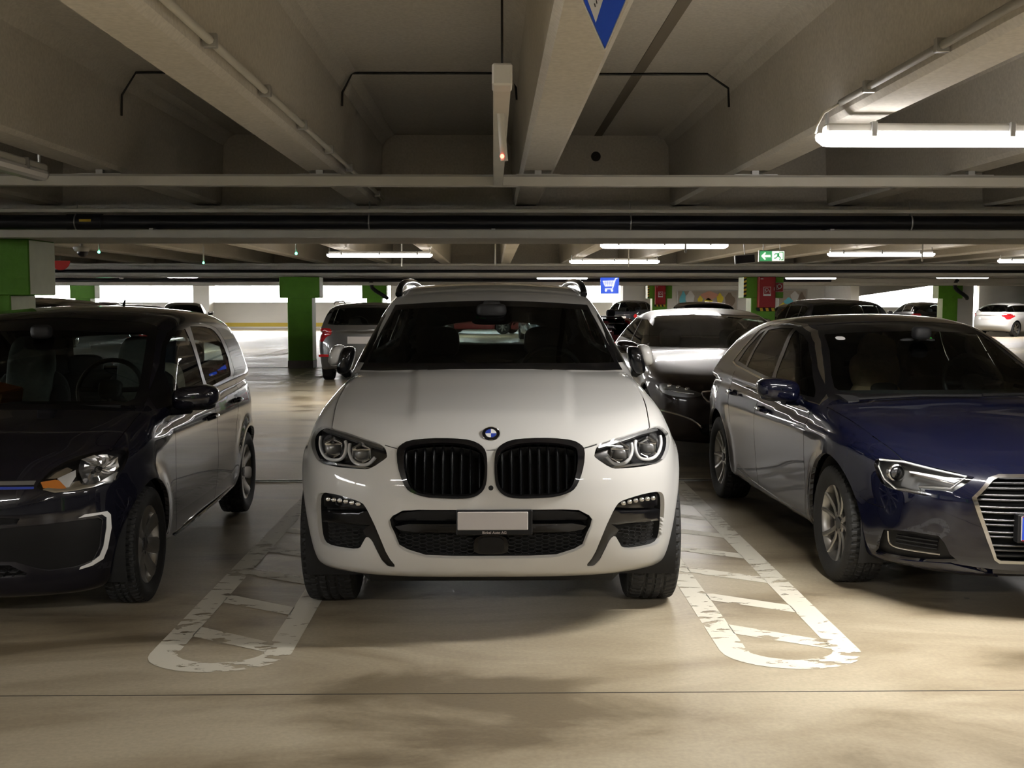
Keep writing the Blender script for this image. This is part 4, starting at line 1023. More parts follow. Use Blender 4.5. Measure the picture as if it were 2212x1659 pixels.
def text_obj(s, name, m, parent, loc, size, rotm=(R(90), 0, 0), ext=.0008, align='CENTER', bold=0., space=1.):
    cu = bpy.data.curves.new(name, 'FONT'); cu.body = s; cu.size = size; cu.extrude = ext; cu.align_x = align; cu.align_y = 'CENTER'; cu.offset = bold; cu.space_character = space
    t = bpy.data.objects.new('t', cu); COL.objects.link(t); bpy.context.view_layer.update()
    me = bpy.data.meshes.new_from_object(t.evaluated_get(bpy.context.evaluated_depsgraph_get())); bpy.data.objects.remove(t)
    me.materials.clear(); me.materials.append(MATS[m])
    o = bpy.data.objects.new(name, me); COL.objects.link(o); o.location = loc; o.rotation_euler = rotm
    if parent is not None: o.parent = parent
    return o
def poly_half(P):
    """outline of the half x>=0 (from the centre line round to the centre line) -> whole outline"""
    P = [tuple(q) for q in P]; M = [(-x, z) for x, z in P[::-1] if x > 1e-6]
    return P + M
def surf_front(s, x, z):
    r = s.nose(x, z); return float(r) if np.ndim(r) == 0 else r
def patch(s, poly, off, side='front', res=.012):
    """a piece cut to an outline, lying off above (negative: below) the nose of the shell; returns vertices and triangles"""
    p = np.asarray(poly, float)
    if area2(p) < 0: p = p[::-1]
    lo, hi = p.min(0), p.max(0)
    gx, gy = np.meshgrid(np.arange(lo[0]+res/2, hi[0], res), np.arange(lo[1]+res/2, hi[1], res)); g = np.stack([gx.ravel(), gy.ravel()], 1)
    g = g[pip(g, inset(p, res*.35))]
    vin = [Vector(q) for q in p] + [Vector(q) for q in g]
    vo, eo, fo, *_ = delaunay_2d_cdt(vin, [], [list(range(len(p)))], 1, 1e-6, False)
    vo = np.array([tuple(q) for q in vo]); y = np.atleast_1d(surf_front(s, vo[:, 0], vo[:, 1]))
    Q = np.stack([vo[:, 0], y, vo[:, 1]], 1)
    g = sdf_grad(s.f, Q); g /= np.maximum(np.linalg.norm(g, axis=1), 1e-9)[:, None]
    Q = Q + g*off
    F = []
    for t in fo:
        A = Q[list(t)]; nn = np.cross(A[1]-A[0], A[2]-A[0])
        F.append(tuple(t) if nn @ g[t[0]] > 0 else tuple(t)[::-1])
    return Q, F, g
def slab(s, poly, top, bottom, name, m, parent, side='front', res=.012, smooth=True, sharp=35):
    """a solid piece following the shell between two offsets"""
    Q, F, g = patch(s, poly, top, side, res); k = len(Q)
    ed = {}
    for f in F:
        for a, b in zip(f, f[1:] + f[:1]): ed[(a, b)] = 1
    bd = [(a, b) for a, b in ed if (b, a) not in ed]
    V = np.concatenate([Q, Q + g*(bottom-top)]); FF = list(F) + [(a+k, a, b, b+k)[::-1] for a, b in bd]
    return mesh_obj(name, V, FF, m, parent, None, smooth, None, sharp)
# ---------------------------------------------------------------- the white SUV
def build_suv():
    P = CAR['suv']; car = empty('car', (-.012, 4.86, 0), 0, 'white SUV with black double grille parked facing us in the middle bay', 'car')
    s = Shell(P, .021); ra = .405
    ax = lambda L: [(abs(a), b) for a, b in L]
    both = lambda nm, p: [(nm, p), (nm, mirror_x(p))]
    head = chaikin(ax([(-0.801,0.925),(-0.777,0.934),(-0.728,0.930),(-0.636,0.917),(-0.554,0.900),(-0.470,0.880),(-0.454,0.838),(-0.458,0.826),(-0.526,0.780),(-0.559,0.773),(-0.759,0.769),(-0.800,0.780),(-0.833,0.810),(-0.852,0.840),(-0.858,0.872),(-0.831,0.905)]), 1)
    kout = chaikin(ax([(-0.412,0.858),(-0.397,0.877),(-0.362,0.895),(-0.269,0.904),(-0.166,0.904),(-0.088,0.898),(-0.042,0.879),(-0.021,0.856),(-0.015,0.818),(-0.016,0.749),(-0.023,0.710),(-0.046,0.680),(-0.082,0.664),(-0.138,0.660),(-0.214,0.662),(-0.285,0.666),(-0.341,0.683),(-0.367,0.702),(-0.388,0.742),(-0.405,0.795)]), 1)
    kin = chaikin(ax([(-0.380,0.849),(-0.371,0.868),(-0.320,0.880),(-0.242,0.887),(-0.165,0.887),(-0.098,0.879),(-0.052,0.863),(-0.031,0.837),(-0.026,0.808),(-0.028,0.750),(-0.039,0.710),(-0.061,0.685),(-0.102,0.672),(-0.163,0.672),(-0.239,0.674),(-0.306,0.681),(-0.341,0.698),(-0.360,0.727),(-0.376,0.786)]), 1)
    intake = poly_half([(0, .612), (.316, .610), (.383, .605), (.433, .577), (.449, .554), (.442, .522), (.427, .491), (.408, .436), (.372, .415), (.290, .389), (.166, .385), (0, .385)])
    side = chaikin(ax([(-0.802,0.595),(-0.791,0.631),(-0.764,0.646),(-0.694,0.650),(-0.624,0.642),(-0.568,0.630),(-0.547,0.605),(-0.516,0.544),(-0.486,0.470),(-0.457,0.388),(-0.418,0.332),(-0.462,0.332),(-0.486,0.361),(-0.510,0.417),(-0.529,0.461),(-0.551,0.475),(-0.568,0.446),(-0.587,0.411),(-0.616,0.395),(-0.687,0.390),(-0.771,0.386),(-0.796,0.413),(-0.801,0.482)]), 1)
    hoodf = strip([(.470, .881), (.440, .874), (.412, .868)], .006); hoodc = strip([(-.020, .865), (0, .864), (.020, .865)], .005)
    a = np.linspace(0, 2*math.pi, 25)[:-1]; sens = [(.011*math.cos(t), .706 + .011*math.sin(t)) for t in a]
    wind_o = poly_half([(0, 1.150), (.217, 1.148), (.408, 1.140), (.612, 1.130), (.736, 1.128), (.696, 1.220), (.655, 1.324), (.613, 1.435), (.597, 1.490), (.415, 1.502), (.251, 1.511), (0, 1.517)])
    wind_i = inset(poly_half([(0, 1.165), (.217, 1.165), (.408, 1.161), (.600, 1.157), (.712, 1.156), (.690, 1.220), (.650, 1.324), (.607, 1.435), (.590, 1.470), (.415, 1.482), (.251, 1.489), (0, 1.495)]), .012)
    s.imprint('front', both('headlight', head) + both('kidney_frame', kout) + both('kidney', kin) + [('intake', intake)] + both('side_intake', side) + both('gap', hoodf) + [('gap', hoodc), ('sensor', sens)],
              lim=lambda c: c[:, 1] < .75)
    s.imprint('front', [('frit', wind_o), ('windscreen', wind_i)], lim=lambda c: (c[:, 1] > .9) & (c[:, 1] < 2.6))
    hg = [(.733, .33), (.737, .43), (.745, .56), (.751, .70), (.752, .89), (.752, 1.10), (.752, 1.34), (.740, 1.40)]
    s.imprint('top', both('gap', strip(hg, .006)), lim=lambda c: (c[:, 1] < 1.6) & (c[:, 2] > .85))
    belt = [(1.62, 1.165), (2.3, 1.175), (3.3, 1.19), (4.0, 1.215)]
    frame = [(1.52, 1.165)] + belt[1:] + [(4.18, 1.30), (4.02, 1.43), (3.7, 1.50), (3.2, 1.535), (2.7, 1.53), (2.35, 1.49), (2.05, 1.42), (1.75, 1.29)]
    gA = [(1.72, 1.19), (2.55, 1.20), (2.58, 1.505), (2.35, 1.465), (2.05, 1.39), (1.80, 1.27)]
    gB = [(2.66, 1.20), (3.45, 1.215), (3.5, 1.495), (3.2, 1.51), (2.69, 1.505)]
    gC = [(3.53, 1.22), (4.0, 1.24), (4.08, 1.32), (3.95, 1.41), (3.58, 1.49)]
    hdl = [[(2.2, .93), (2.45, .94), (2.45, .975), (2.2, .965)], [(3.2, .95), (3.45, .96), (3.45, .995), (3.2, .985)]]
    gaps = [[(1.35, .40), (1.33, .75), (1.45, 1.10)], [(2.60, .36), (2.62, .8), (2.60, 1.15)], [(3.35, .5), (3.52, .8), (3.55, 1.18)], [(1.35, .36), (2.6, .36), (3.3, .36)]]
    for sd in ('left', 'right'):
        s.imprint(sd, arch_polys(P, ra))
        s.imprint(sd, [('frame', frame), ('side_window', gA), ('side_window', gB), ('side_window', gC)])
        s.imprint(sd, [('gap', strip(g, .006)) for g in gaps], lim=lambda c: c[:, 2] < 1.16)
    rw_o = poly_half([(0, 1.16), (.62, 1.17), (.66, 1.25), (.56, 1.50), (0, 1.53)])
    s.imprint('rear', [('rear_window', rw_o)], lim=lambda c: c[:, 1] > 3.6)
    s.imprint('rear', both('tail_light', chaikin([(.45, .98), (.80, .95), (.86, 1.02), (.80, 1.08), (.55, 1.07)], 1)), lim=lambda c: (c[:, 1] > 4.0))
    clear_arches(s, ra)
    s.body('paint_white', car)
    s.part('frit', 'windscreen_surround', 'black_gloss', car, .002)
    s.part('windscreen', 'windscreen', 'tint_glass', car, .003)
    for sx in (-1, 1): s.part('side_window', 'side_window', 'dark_glass', car, .004, select=lambda c: c[0]*sx > 0)
    s.part('frame', 'window_frame', 'black_gloss', car, .001, split=True)
    s.part('rear_window', 'rear_window', 'car_glass', car, .004)
    s.part('gap', 'panel_gap', 'gap', car, .006, rim=0., split=True)
    s.part('sensor', 'parking_sensor', 'black_plastic', car, .002)
    for sx in (-1, 1): s.part('tail_light', 'tail_light', 'tail_red', car, -.004, rim=.0, select=lambda c: c[0]*sx > 0)
    s.lining('lining', car, windows=('windscreen', 'frit', 'side_window', 'rear_window', 'kidney', 'intake', 'side_intake', 'headlight', 'arch'))
    F = lambda x, z: surf_front(s, x, z)
    # grilles: frame, recess, upright slats
    for sx in (-1, 1):
        ko = kout if sx > 0 else mirror_x(kout); ki = kin if sx > 0 else mirror_x(kin)
        g = s.part('kidney', 'grille', 'gap', car, .075, rim=.0, select=lambda c: c[0]*sx > 0)
        fr = s.part('kidney_frame', 'grille_frame', 'black_gloss', g, -.010, rim=.004, select=lambda c: c[0]*sx > 0)
        for k in range(9):
            x = sx*(.048 + k*.0405)
            zz = [q for q in np.linspace(.64, .92, 141) if pip([(x, q)], ki)[0]]
            if len(zz) < 8: continue
            z0, z1 = zz[0]+.002, zz[-1]-.002; V = []; FF = []
            zs = np.linspace(z0, z1, 9)
            for z in zs:
                y = F(x, z); t = (z-z0)/(z1-z0); lean = .010 if t < .8 else .010 + .018*(t-.8)/.2
                for dx, dy in ((-.0075, lean+.020), (-.004, lean+.008), (0, lean+.004), (.004, lean+.008), (.0075, lean+.020), (.005, .065), (-.005, .065)): V.append((x+dx, y+dy, z))
            for i in range(8):
                for j in range(7): FF.append((i*7+j, i*7+(j+1) % 7, (i+1)*7+(j+1) % 7, (i+1)*7+j))
            mesh_obj('slat', V, FF, 'slat_black', g, None, True, None, 35)
        # headlight: dark bowl, two lamp units with light rings, clear cover
        h = s.part('headlight', 'headlight', 'lamp_dark', car, .045, rim=.0, select=lambda c: c[0]*sx > 0)
        s.part('headlight', 'cover_glass', 'lamp_glass', h, .001, select=lambda c: c[0]*sx > 0)
        mx = lambda L: [(sx*abs(q[0]), q[1]) for q in L]
        orient = lambda L: L if area2(np.array(L)) > 0 else L[::-1]
        slab(s, orient(mx([(.79, .914), (.70, .911), (.586, .890), (.480, .868), (.470, .878), (.56, .898), (.64, .914), (.73, .927), (.78, .926)])), -.008, -.03, 'brow', 'lamp_grey', h)
        r1 = mx([(.789, .885), (.791, .851), (.774, .816), (.740, .793), (.679, .799), (.654, .824), (.648, .865), (.655, .882)])
        r2 = mx([(.632, .874), (.636, .841), (.617, .803), (.583, .788), (.540, .792), (.510, .826)])
        for rr_, cen in ((r1, (.717, .845)), (r2, (.575, .835))):
            pts = chaikin(np.array(rr_), 2, closed=False)
            MB().tube([(q[0], F(q[0], q[1]) + .014, q[1]) for q in pts], .0085, 8).build('light_ring', 'lamp_white', h, True, 60)
            cx, cz = sx*cen[0], cen[1]; cy = F(cx, cz) + .036
            b = MB().at((cx, cy, cz)); b.lathe([(.0, .052), (-.012, .046), (-.004, .034)], 6, 'y'); b.build('reflector', 'lamp_chrome', h)
            b = MB(); b.ball((cx, cy, cz-.004), (.034, .018, .026), 20, 10, .8); b.build('projector_lens', 'lamp_grey', h, True)
            MB().at((cx, cy-.012, cz+.018)).box(-.04, .04, 0, .008, -.004, .004, .002).build('light_strip', 'lamp_chrome', h)
            MB().at((cx, cy-.006, cz-.028)).box(-.032, .032, 0, .012, -.006, .006, .003).build('reflector_strip', 'lamp_chrome', h)
        slab(s, orient(mx([(.80, .783), (.76, .772), (.56, .777), (.53, .784), (.56, .786), (.70, .786), (.78, .792)])), -.006, -.02, 'lower_trim', 'lamp_chrome', h)
        # side intake: recess, fog lamp, blade, honeycomb
        si = s.part('side_intake', 'side_intake', 'gap', car, .05, rim=.0, select=lambda c: c[0]*sx > 0)
        slab(s, orient(mx([(.418, .333), (.460, .333), (.487, .365), (.512, .420), (.533, .466), (.556, .478), (.570, .500), (.545, .520), (.520, .540), (.486, .470), (.457, .388)])), -.003, -.045, 'strake', 'black_gloss', si)
        slab(s, orient(mx([(.786, .555), (.696, .566), (.590, .580), (.553, .589), (.531, .570), (.516, .534), (.549, .520), (.639, .524), (.762, .505), (.786, .500)])), -.010, -.04, 'blade', 'black_gloss', si)
        slab(s, orient(mx([(.784, .61), (.780, .625), (.760, .640), (.694, .645), (.624, .637), (.568, .625), (.549, .604), (.62, .590), (.72, .575), (.784, .572)])), -.022, -.045, 'fog_lamp_bezel', 'black_gloss', si)
        for k in range(6):
            t = k/5; x = sx*(.737 - .15*t); z = .617 + .005*math.sin(t*3); y = F(x, z) + .017
            MB().ball((x, y, z), (.013, .008, .010), 12, 8, .8).build('fog_lamp', 'lamp_chrome', si, True)
        hb = MB()
        for i in range(9):
            for j in range(7):
                x = .575 + i*.030; z = .398 + j*.018 + (.009 if i % 2 else 0)
                if not pip([(x, z)], inset(side, .020))[0] or z > .505 or x > .748: continue
                y = F(sx*x, z) + .028; a6 = np.linspace(0, 2*math.pi, 7)
                hb.tube([(sx*x + .0165*math.cos(t), y, z + .0085*math.sin(t)) for t in a6[:-1]], .0022, 5, closed=True)
        prop(hb.build('honeycomb', 'black_plastic', si), kind='stuff')
        # mirrors
        # mirrors folded against the doors: pale outer shell, black inner side and foot
        b = MB(); b.ball((0, 0, 0), (.040, .115, .060), 26, 16, .7); V = b.V[0]; V[:, 0] += .022*(1 - (V[:, 2]/.06)) * .5; V[:, 0] *= sx; V[:, 0] += sx*.868; V[:, 1] += 1.62; V[:, 2] = 1.203 + V[:, 2]
        if sx < 0: b.F = [f[::-1] for f in b.F]
        dm = b.build('door_mirror', 'paint_white', car, True, 50)
        b = MB(); b.ball((0, 0, 0), (.042, .10, .078), 22, 14, .62); V = b.V[0]; V[:, 0] -= .018*(V[:, 2]/.078); V[:, 0] *= sx; V[:, 0] += sx*.826; V[:, 1] += 1.60; V[:, 2] += 1.176
        if sx < 0: b.F = [f[::-1] for f in b.F]
        b.build('mirror_inner_side', 'black_gloss', dm, True, 50)
        MB().tube([(sx*.80, 1.60, 1.115), (sx*.83, 1.60, 1.110), (sx*.86, 1.61, 1.115)], [.03, .034, .02], 10).build('mirror_foot', 'black_plastic', dm, True, 50)
        # roof rails
        pts = [(sx*.592, 2.40, 1.552), (sx*.590, 2.47, 1.590), (sx*.585, 2.56, 1.615), (sx*.578, 2.75, 1.634), (sx*.570, 3.3, 1.648), (sx*.56, 3.8, 1.635), (sx*.553, 4.0, 1.605), (sx*.55, 4.06, 1.57)]
        MB().tube(chaikin(pts, 2, False), .022, 10).build('roof_rail', 'black_gloss', car, True, 60)
    # lower intake: recess, gloss bar, honeycomb, radar, plate
    it = s.part('intake', 'lower_intake', 'gap', car, .07, rim=.0)
    slab(s, poly_half([(0, .598), (.30, .598), (.40, .585), (.436, .556), (.425, .545), (0, .545)]), -.035, -.06, 'upper_blank', 'black_plastic', it)
    slab(s, poly_half([(0, .545), (.36, .543), (.42, .530), (.405, .515), (.34, .506), (0, .505)]), -.004, -.055, 'gloss_bar', 'black_gloss', it)
    hb = MB()
    for i in range(-14, 15):
        for j in range(6):
            x = i*.030; z = .402 + j*.018 + (.009 if i % 2 else 0)
            if not pip([(x, z)], inset(np.array(intake), .012))[0] or z > .497 or abs(x) < .085: continue
            y = F(x, z) + .035; a6 = np.linspace(0, 2*math.pi, 7)
            hb.tube([(x + .0165*math.cos(t), y, z + .0085*math.sin(t)) for t in a6[:-1]], .0022, 5, closed=True)
    prop(hb.build('honeycomb', 'black_plastic', it), kind='stuff')
    slab(s, chaikin([(-.072, .397), (.072, .397), (.078, .44), (.066, .492), (-.066, .492), (-.078, .44)], 2), -.012, -.06, 'radar_bezel', 'black_gloss', it)
    slab(s, chaikin([(-.055, .406), (.055, .406), (.058, .44), (.052, .484), (-.052, .484), (-.058, .44)], 2), -.008, -.02, 'radar_cover', 'black_plastic', it)
    pl = MB().box(-.150, .180, -.016, .03, .503, .612, .004).build('plate_holder', 'black_plastic', car)
    MB().box(-.1445, .1605, -.020, -.014, .526, .606, .003).build('number_plate', 'plate_white', pl)
    text_obj('Bickel Auto AG', 'dealer_lettering', 'text_grey', pl, (.015, -.0165, .514), .0165, bold=.0003)
    # emblem
    y = F(0, .926); M = rot('X', R(-48)); e = MB().at((0, y - .004, .926), M)
    e.lathe([(.012, .041), (.0, .041), (-.004, .038), (-.004, .0245)], 40, 'y'); em = e.build('emblem', 'black_gloss', car, True, 40)
    r = MB().at((0, y - .004, .926), M); r.lathe([(-.003, .041), (-.006, .0395), (-.003, .0375)], 40, 'y'); r.lathe([(-.003, .0262), (-.006, .025), (-.003, .024)], 40, 'y'); r.build('emblem_ring', 'chrome', em, True, 40)
    for q in range(4):
        a = np.linspace(q*math.pi/2, (q+1)*math.pi/2, 9); w = MB().at((0, y - .004, .926), M)
        pg = [(0, 0)] + [(.024*math.cos(t), .024*math.sin(t)) for t in a]
        w.prism(pg[::-1], 'y', -.0055, .0); w.build('emblem_quarter', 'accent_blue' if q % 2 else 'lamp_white', em)
    # cabin
    dashboard(car, .70, 1.30, 1.085, .62); steering(car, .36, 1.98, 1.06)
    for x in (-.36, .36): seat(car, x, 2.30, .42, .26, 'seat_leather', hz=-.02)
    bench(car, 3.15, .48, .62, 'seat_leather', .60); inner_mirror(car, 1.93, 1.405)
    MB().ball((0, 1.88, 1.455), (.09, .08, .045), 18, 10, .6).build('sensor_housing', 'interior', car, True)
    st = MB().at((-.062, 1.905, 1.418), rot('X', R(-66))); st.box(-.03, .03, -.0015, .0015, -.022, .022); sk = st.build('toll_sticker', 'sticker_green', car)
    MB().at((-.062, 1.900, 1.4185), rot('X', R(-66))).prism([(-.012, -.016), (.012, -.016), (.008, .010), (0, .016), (-.008, .010)], 'y', -.003, -.001).build('sticker_print', 'plate_yellow', sk)
    MB().box(-.60, .60, 3.75, 4.35, .55, 1.05, .03).build('load_cover', 'interior', car)
    arch_liners(car, P, ra); put_wheels(car, P, 'suv', .245, 'twin', 5)
    MB().box(-.62, .62, .35, 4.3, .20, .45, .05).build('underbody', 'liner', car)
    return car
# ---------------------------------------------------------------- the black city car
def build_city():
    P = CAR['city']; car = empty('car', (-2.52, 5.08, 0), R(.8), 'black city car with amber corner lamp, cut by the picture edge beside the white SUV', 'car')
    s = Shell(P, .022); ra = .322
    both = lambda nm, p: [(nm, p), (nm, mirror_x(p))]
    head = chaikin([(0.431,0.667),(0.461,0.710),(0.493,0.747),(0.555,0.781),(0.623,0.795),(0.695,0.808),(0.731,0.807),(0.752,0.788),(0.757,0.751),(0.744,0.694),(0.725,0.652),(0.663,0.644),(0.587,0.637),(0.514,0.635),(0.462,0.652)], 1)
    panel = poly_half([(0, .488), (.290, .488), (.379, .494), (.604, .504), (.676, .502), (.690, .486), (.674, .360), (.646, .299), (.577, .280), (.476, .276), (.428, .289), (.340, .326), (.273, .329), (0, .329)])
    lower = poly_half([(0, .317), (.316, .314), (.385, .272), (.377, .254), (0, .250)])
    upper = poly_half([(0, .545), (.20, .545), (.375, .530), (.36, .505), (.2, .498), (0, .498)])
    do = [(0.604,0.514),(0.628,0.528),(0.703,0.527),(0.714,0.508),(0.715,0.444),(0.698,0.349),(0.680,0.300),(0.640,0.277),(0.592,0.267)]
    di = [(0.615,0.515),(0.686,0.516),(0.701,0.497),(0.699,0.449),(0.685,0.363),(0.669,0.319),(0.638,0.294),(0.597,0.278)]
    drl = do + di[::-1]
    grey = poly_half([(0, .697), (.276, .695), (.430, .694), (.424, .677), (.280, .679), (0, .680)]); blue = poly_half([(0, .674), (.282, .672), (.426, .669), (.427, .659), (.284, .661), (0, .663)])
    s.imprint('front', [('lower_grille', panel), ('lower_intake', lower), ('upper_intake', upper), ('grey_strip', grey), ('blue_strip', blue)] + both('headlight', head) + both('running_light', drl), lim=lambda c: c[:, 1] < .62)
    wo = poly_half([(0, .962), (.60, .953), (.671, .949), (.645, 1.045), (.622, 1.165), (.578, 1.345), (.56, 1.365), (.471, 1.388), (.098, 1.414), (0, 1.415)])
    wi = poly_half([(0, .985), (.575, .978), (.603, .990), (.597, 1.07), (.561, 1.227), (.540, 1.312), (.508, 1.328), (.159, 1.344), (0, 1.346)])
    s.imprint('front', [('frit', wo), ('windscreen', wi)], lim=lambda c: (c[:, 1] > .6) & (c[:, 1] < 2.1))
    s.imprint('top', both('gap', strip([(.66, .22), (.69, .40), (.70, .60), (.70, .80)], .006)), lim=lambda c: (c[:, 1] < 1.0) & (c[:, 2] > .7))
    frame = [(.985, .935), (1.18, .940), (2.016, .948), (2.744, .980), (2.87, 1.02), (2.86, 1.10), (2.842, 1.201), (2.76, 1.29), (2.681, 1.331), (2.458, 1.360), (2.126, 1.378), (1.74, 1.360), (1.596, 1.326), (1.492, 1.270), (1.334, 1.158)]
    gf = [(1.21, .963), (1.392, .966), (1.938, .968), (1.934, 1.132), (1.915, 1.274), (1.894, 1.341), (1.72, 1.333), (1.615, 1.310), (1.491, 1.254), (1.303, 1.114)]
    gr = [(2.030, 1.354), (2.310, 1.347), (2.50, 1.333), (2.587, 1.318), (2.66, 1.285), (2.713, 1.245), (2.78, 1.12), (2.75, 1.02), (2.703, .999), (2.016, .970), (1.998, 1.070), (2.005, 1.247)]
    belt = strip([(1.02, .935), (1.18, .941), (2.016, .949), (2.75, .978)], .016)
    gaps = [[(1.965, .945), (2.04, .887), (2.072, .764), (2.08, .6), (2.08, .4), (2.07, .235)], [(1.10, .91), (1.085, .62), (1.089, .454), (1.14, .33), (1.187, .235)],
            [(2.88, .95), (2.74, .82), (2.62, .66), (2.60, .55)], [(1.19, .232), (1.6, .236), (2.1, .243), (2.62, .252)]]
    hd = [[(1.80, .772), (1.98, .777), (1.98, .812), (1.80, .807)], [(2.56, .810), (2.74, .815), (2.74, .850), (2.56, .845)]]
    for sd in ('left', 'right'):
        s.imprint(sd, arch_polys(P, ra))
        s.imprint(sd, [('frame', frame), ('side_window', gf), ('side_window', gr)])
        s.imprint(sd, [('gap', strip(g, .006)) for g in gaps] + [('handle_cup', chaikin(h, 2)) for h in hd], lim=lambda c: c[:, 2] < .97)
    s.imprint('rear', [('rear_window', poly_half([(0, 1.02), (.50, 1.02), (.56, 1.06), (.53, 1.26), (.48, 1.33), (0, 1.345)]))], lim=lambda c: c[:, 1] > 2.9)
    clear_arches(s, ra)
    s.body('paint_black', car)
    s.part('frit', 'windscreen_surround', 'black_gloss', car, .002); s.part('windscreen', 'windscreen', 'car_glass', car, .003)
    s.part('frame', 'window_frame', 'black_gloss', car, .001, split=True)
    for sx in (-1, 1):
        for k, lo, hi in ((0, 0, 1.97), (1, 1.97, 9)): s.part('side_window', 'side_window', 'car_glass', car, .004, select=lambda c: c[0]*sx > 0 and lo < c[1] < hi)
    s.part('rear_window', 'rear_window', 'car_glass', car, .004)
    s.part('gap', 'panel_gap', 'gap', car, .006, rim=0., split=True)
    s.part('handle_cup', 'handle_recess', 'paint_black', car, .016, rim=0., split=True)
    lg = s.part('lower_grille', 'lower_grille', 'black_plastic', car, .008, rim=0.)
    s.part('lower_intake', 'lower_intake', 'gap', car, .03, rim=0.); s.part('upper_intake', 'upper_intake', 'gap', car, .02, rim=0.)
    s.part('grey_strip', 'front_strip', 'lamp_grey', car, -.002, rim=.002); s.part('blue_strip', 'blue_strip', 'accent_blue', car, -.001, rim=.002)
    F = lambda x, z: surf_front(s, x, z)
    hb = MB()
    for i in range(-7, 8):
        for j in range(2):
            x = i*.05 + (.025 if j else 0); z = .262 + j*.026
            if abs(x) > .33: continue
            y = F(x, z) + .012; hb.tube([(x + .027*math.cos(t), y, z + .013*math.sin(t)) for t in np.linspace(0, 2*math.pi, 7)[:-1]], .004, 5, closed=True)
    prop(hb.build('honeycomb', 'black_plastic', car), kind='stuff')
    s.lining('lining', car, windows=('windscreen', 'frit', 'side_window', 'rear_window', 'headlight', 'arch'))
    for sx in (-1, 1):
        mx = lambda L: [(sx*q[0], q[1]) for q in L]
        s.part('running_light', 'running_light', 'lamp_white', car, -.003, rim=.004, select=lambda c: c[0]*sx > 0)
        h = s.part('headlight', 'headlight', 'lamp_dark', car, .05, rim=0., select=lambda c: c[0]*sx > 0)
        s.part('headlight', 'cover_glass', 'lamp_glass', h, .001, select=lambda c: c[0]*sx > 0)
        slab(s, mx([(0.462,0.656),(0.514,0.639),(0.587,0.641),(0.662,0.648),(0.721,0.656),(.738,.70),(.729,.70),(.716,.666),(.660,.656),(.58,.649),(.515,.647),(.472,.662)]), -.008, -.02, 'lower_trim', 'lamp_chrome', h)
        # faceted bowl reflector
        c = np.array([.658, .720]); ring = np.array([(0.582,0.770),(0.627,0.784),(0.676,0.782),(0.719,0.765),(0.730,0.721),(0.722,0.662),(0.625,0.660),(0.588,0.724)])
        V = []; FF = []; ring = np.concatenate([[ring[i] + (ring[(i+1) % 8]-ring[i])*t for t in (0, .33, .66)] for i in range(8)]); m_ = len(ring)
        for r_, d in ((1, .012), (.8, .032), (.55, .045), (.3, .052), (.12, .054)):
            for i, q in enumerate(ring):
                g = c + (q-c)*r_; V.append((sx*g[0], F(sx*g[0], g[1]) + d + .004*((i*7 + int(r_*20)) % 3), g[1]))
        for a in range(4):
            for i in range(m_): FF.append((a*m_+i, a*m_+(i+1) % m_, (a+1)*m_+(i+1) % m_, (a+1)*m_+i))
        mesh_obj('reflector', V, FF, 'lamp_chrome', h)
        MB().ball((sx*.658, F(sx*.658, .720)+.03, .720), (.017, .02, .017), 14, 8).build('bulb', 'lamp_glass', h, True)
        slab(s, mx([(0.463,0.709),(0.495,0.742),(0.540,0.756),(0.566,0.744),(0.547,0.715),(0.505,0.709)]), -.022, -.04, 'upper_reflector', 'lamp_chrome', h, res=.008)
        slab(s, mx([(0.448,0.692),(0.507,0.699),(0.532,0.693),(0.558,0.657),(0.514,0.651),(0.462,0.667)]), -.012, -.035, 'turn_lamp', 'amber', h)
        slab(s, mx([(.536, .711), (.580, .735), (.588, .706), (.568, .660), (.557, .660), (.545, .694), (.515, .703)]), -.010, -.035, 'divider', 'lamp_white', h)
        door_mirror(car, sx, .905, 1.13, .985, (.125, .085, .068), 'paint_black', 'black_plastic')
        for (ya, yb, z) in ((1.83, 2.0, .798), (2.57, 2.72, .836)):
            x = sx*.803
            MB().tube(chaikin([(x-sx*.004, ya, z), (x+sx*.028, ya+.02, z), (x+sx*.032, (ya+yb)/2, z+.003), (x+sx*.028, yb-.02, z+.004), (x-sx*.004, yb, z+.004)], 2, False), .012, 8).build('door_handle', 'paint_black', car, True)
        MB().tube(chaikin([(sx*.758, 1.18, .216), (sx*.775, 1.6, .226), (sx*.778, 2.2, .236), (sx*.774, 2.62, .250)], 2, False), .010, 8).build('sill_trim', 'paint_black', car, True)
    # cabin
    dashboard(car, .60, .92, .93, .55); steering(car, .33, 1.47, 1.005, .18)
    for x in (-.34, .34):
        st = seat(car, x, 1.72, .36, .24, 'seat_dark', head=False)
        M = np.array([[1, 0, 0], [0, math.cos(.22), math.sin(.22)], [0, -math.sin(.22), math.cos(.22)]])
        MB().at((x, 1.96, .46), M).ball((0, -.045, .50), (.145, .06, .34), 20, 12, .5).build('seat_panel', 'seat_cloth_light', st, True, 60)
    bench(car, 2.62, .42, .52, 'seat_dark', .50); inner_mirror(car, 1.40, 1.27)
    MB().tube([(-.05, 2.98, 1.45), (-.05, 3.01, 1.495), (-.05, 3.03, 1.515)], [.014, .009, .006], 8).build('aerial', 'black_plastic', car, True)
    wp = MB()
    wp.tube([(.1, .80, .955), (.35, .83, .968), (.58, .86, .965)], .008, 6); wp.tube([(-.5, .80, .958), (-.2, .80, .972), (.05, .80, .965)], .008, 6); wp.build('wiper', 'black_plastic', car)
    arch_liners(car, P, ra); put_wheels(car, P, 'city', .205, 'single', 8)
    MB().box(-.52, .52, .25, 3.2, .19, .40, .04).build('underbody', 'liner', car)
    return car
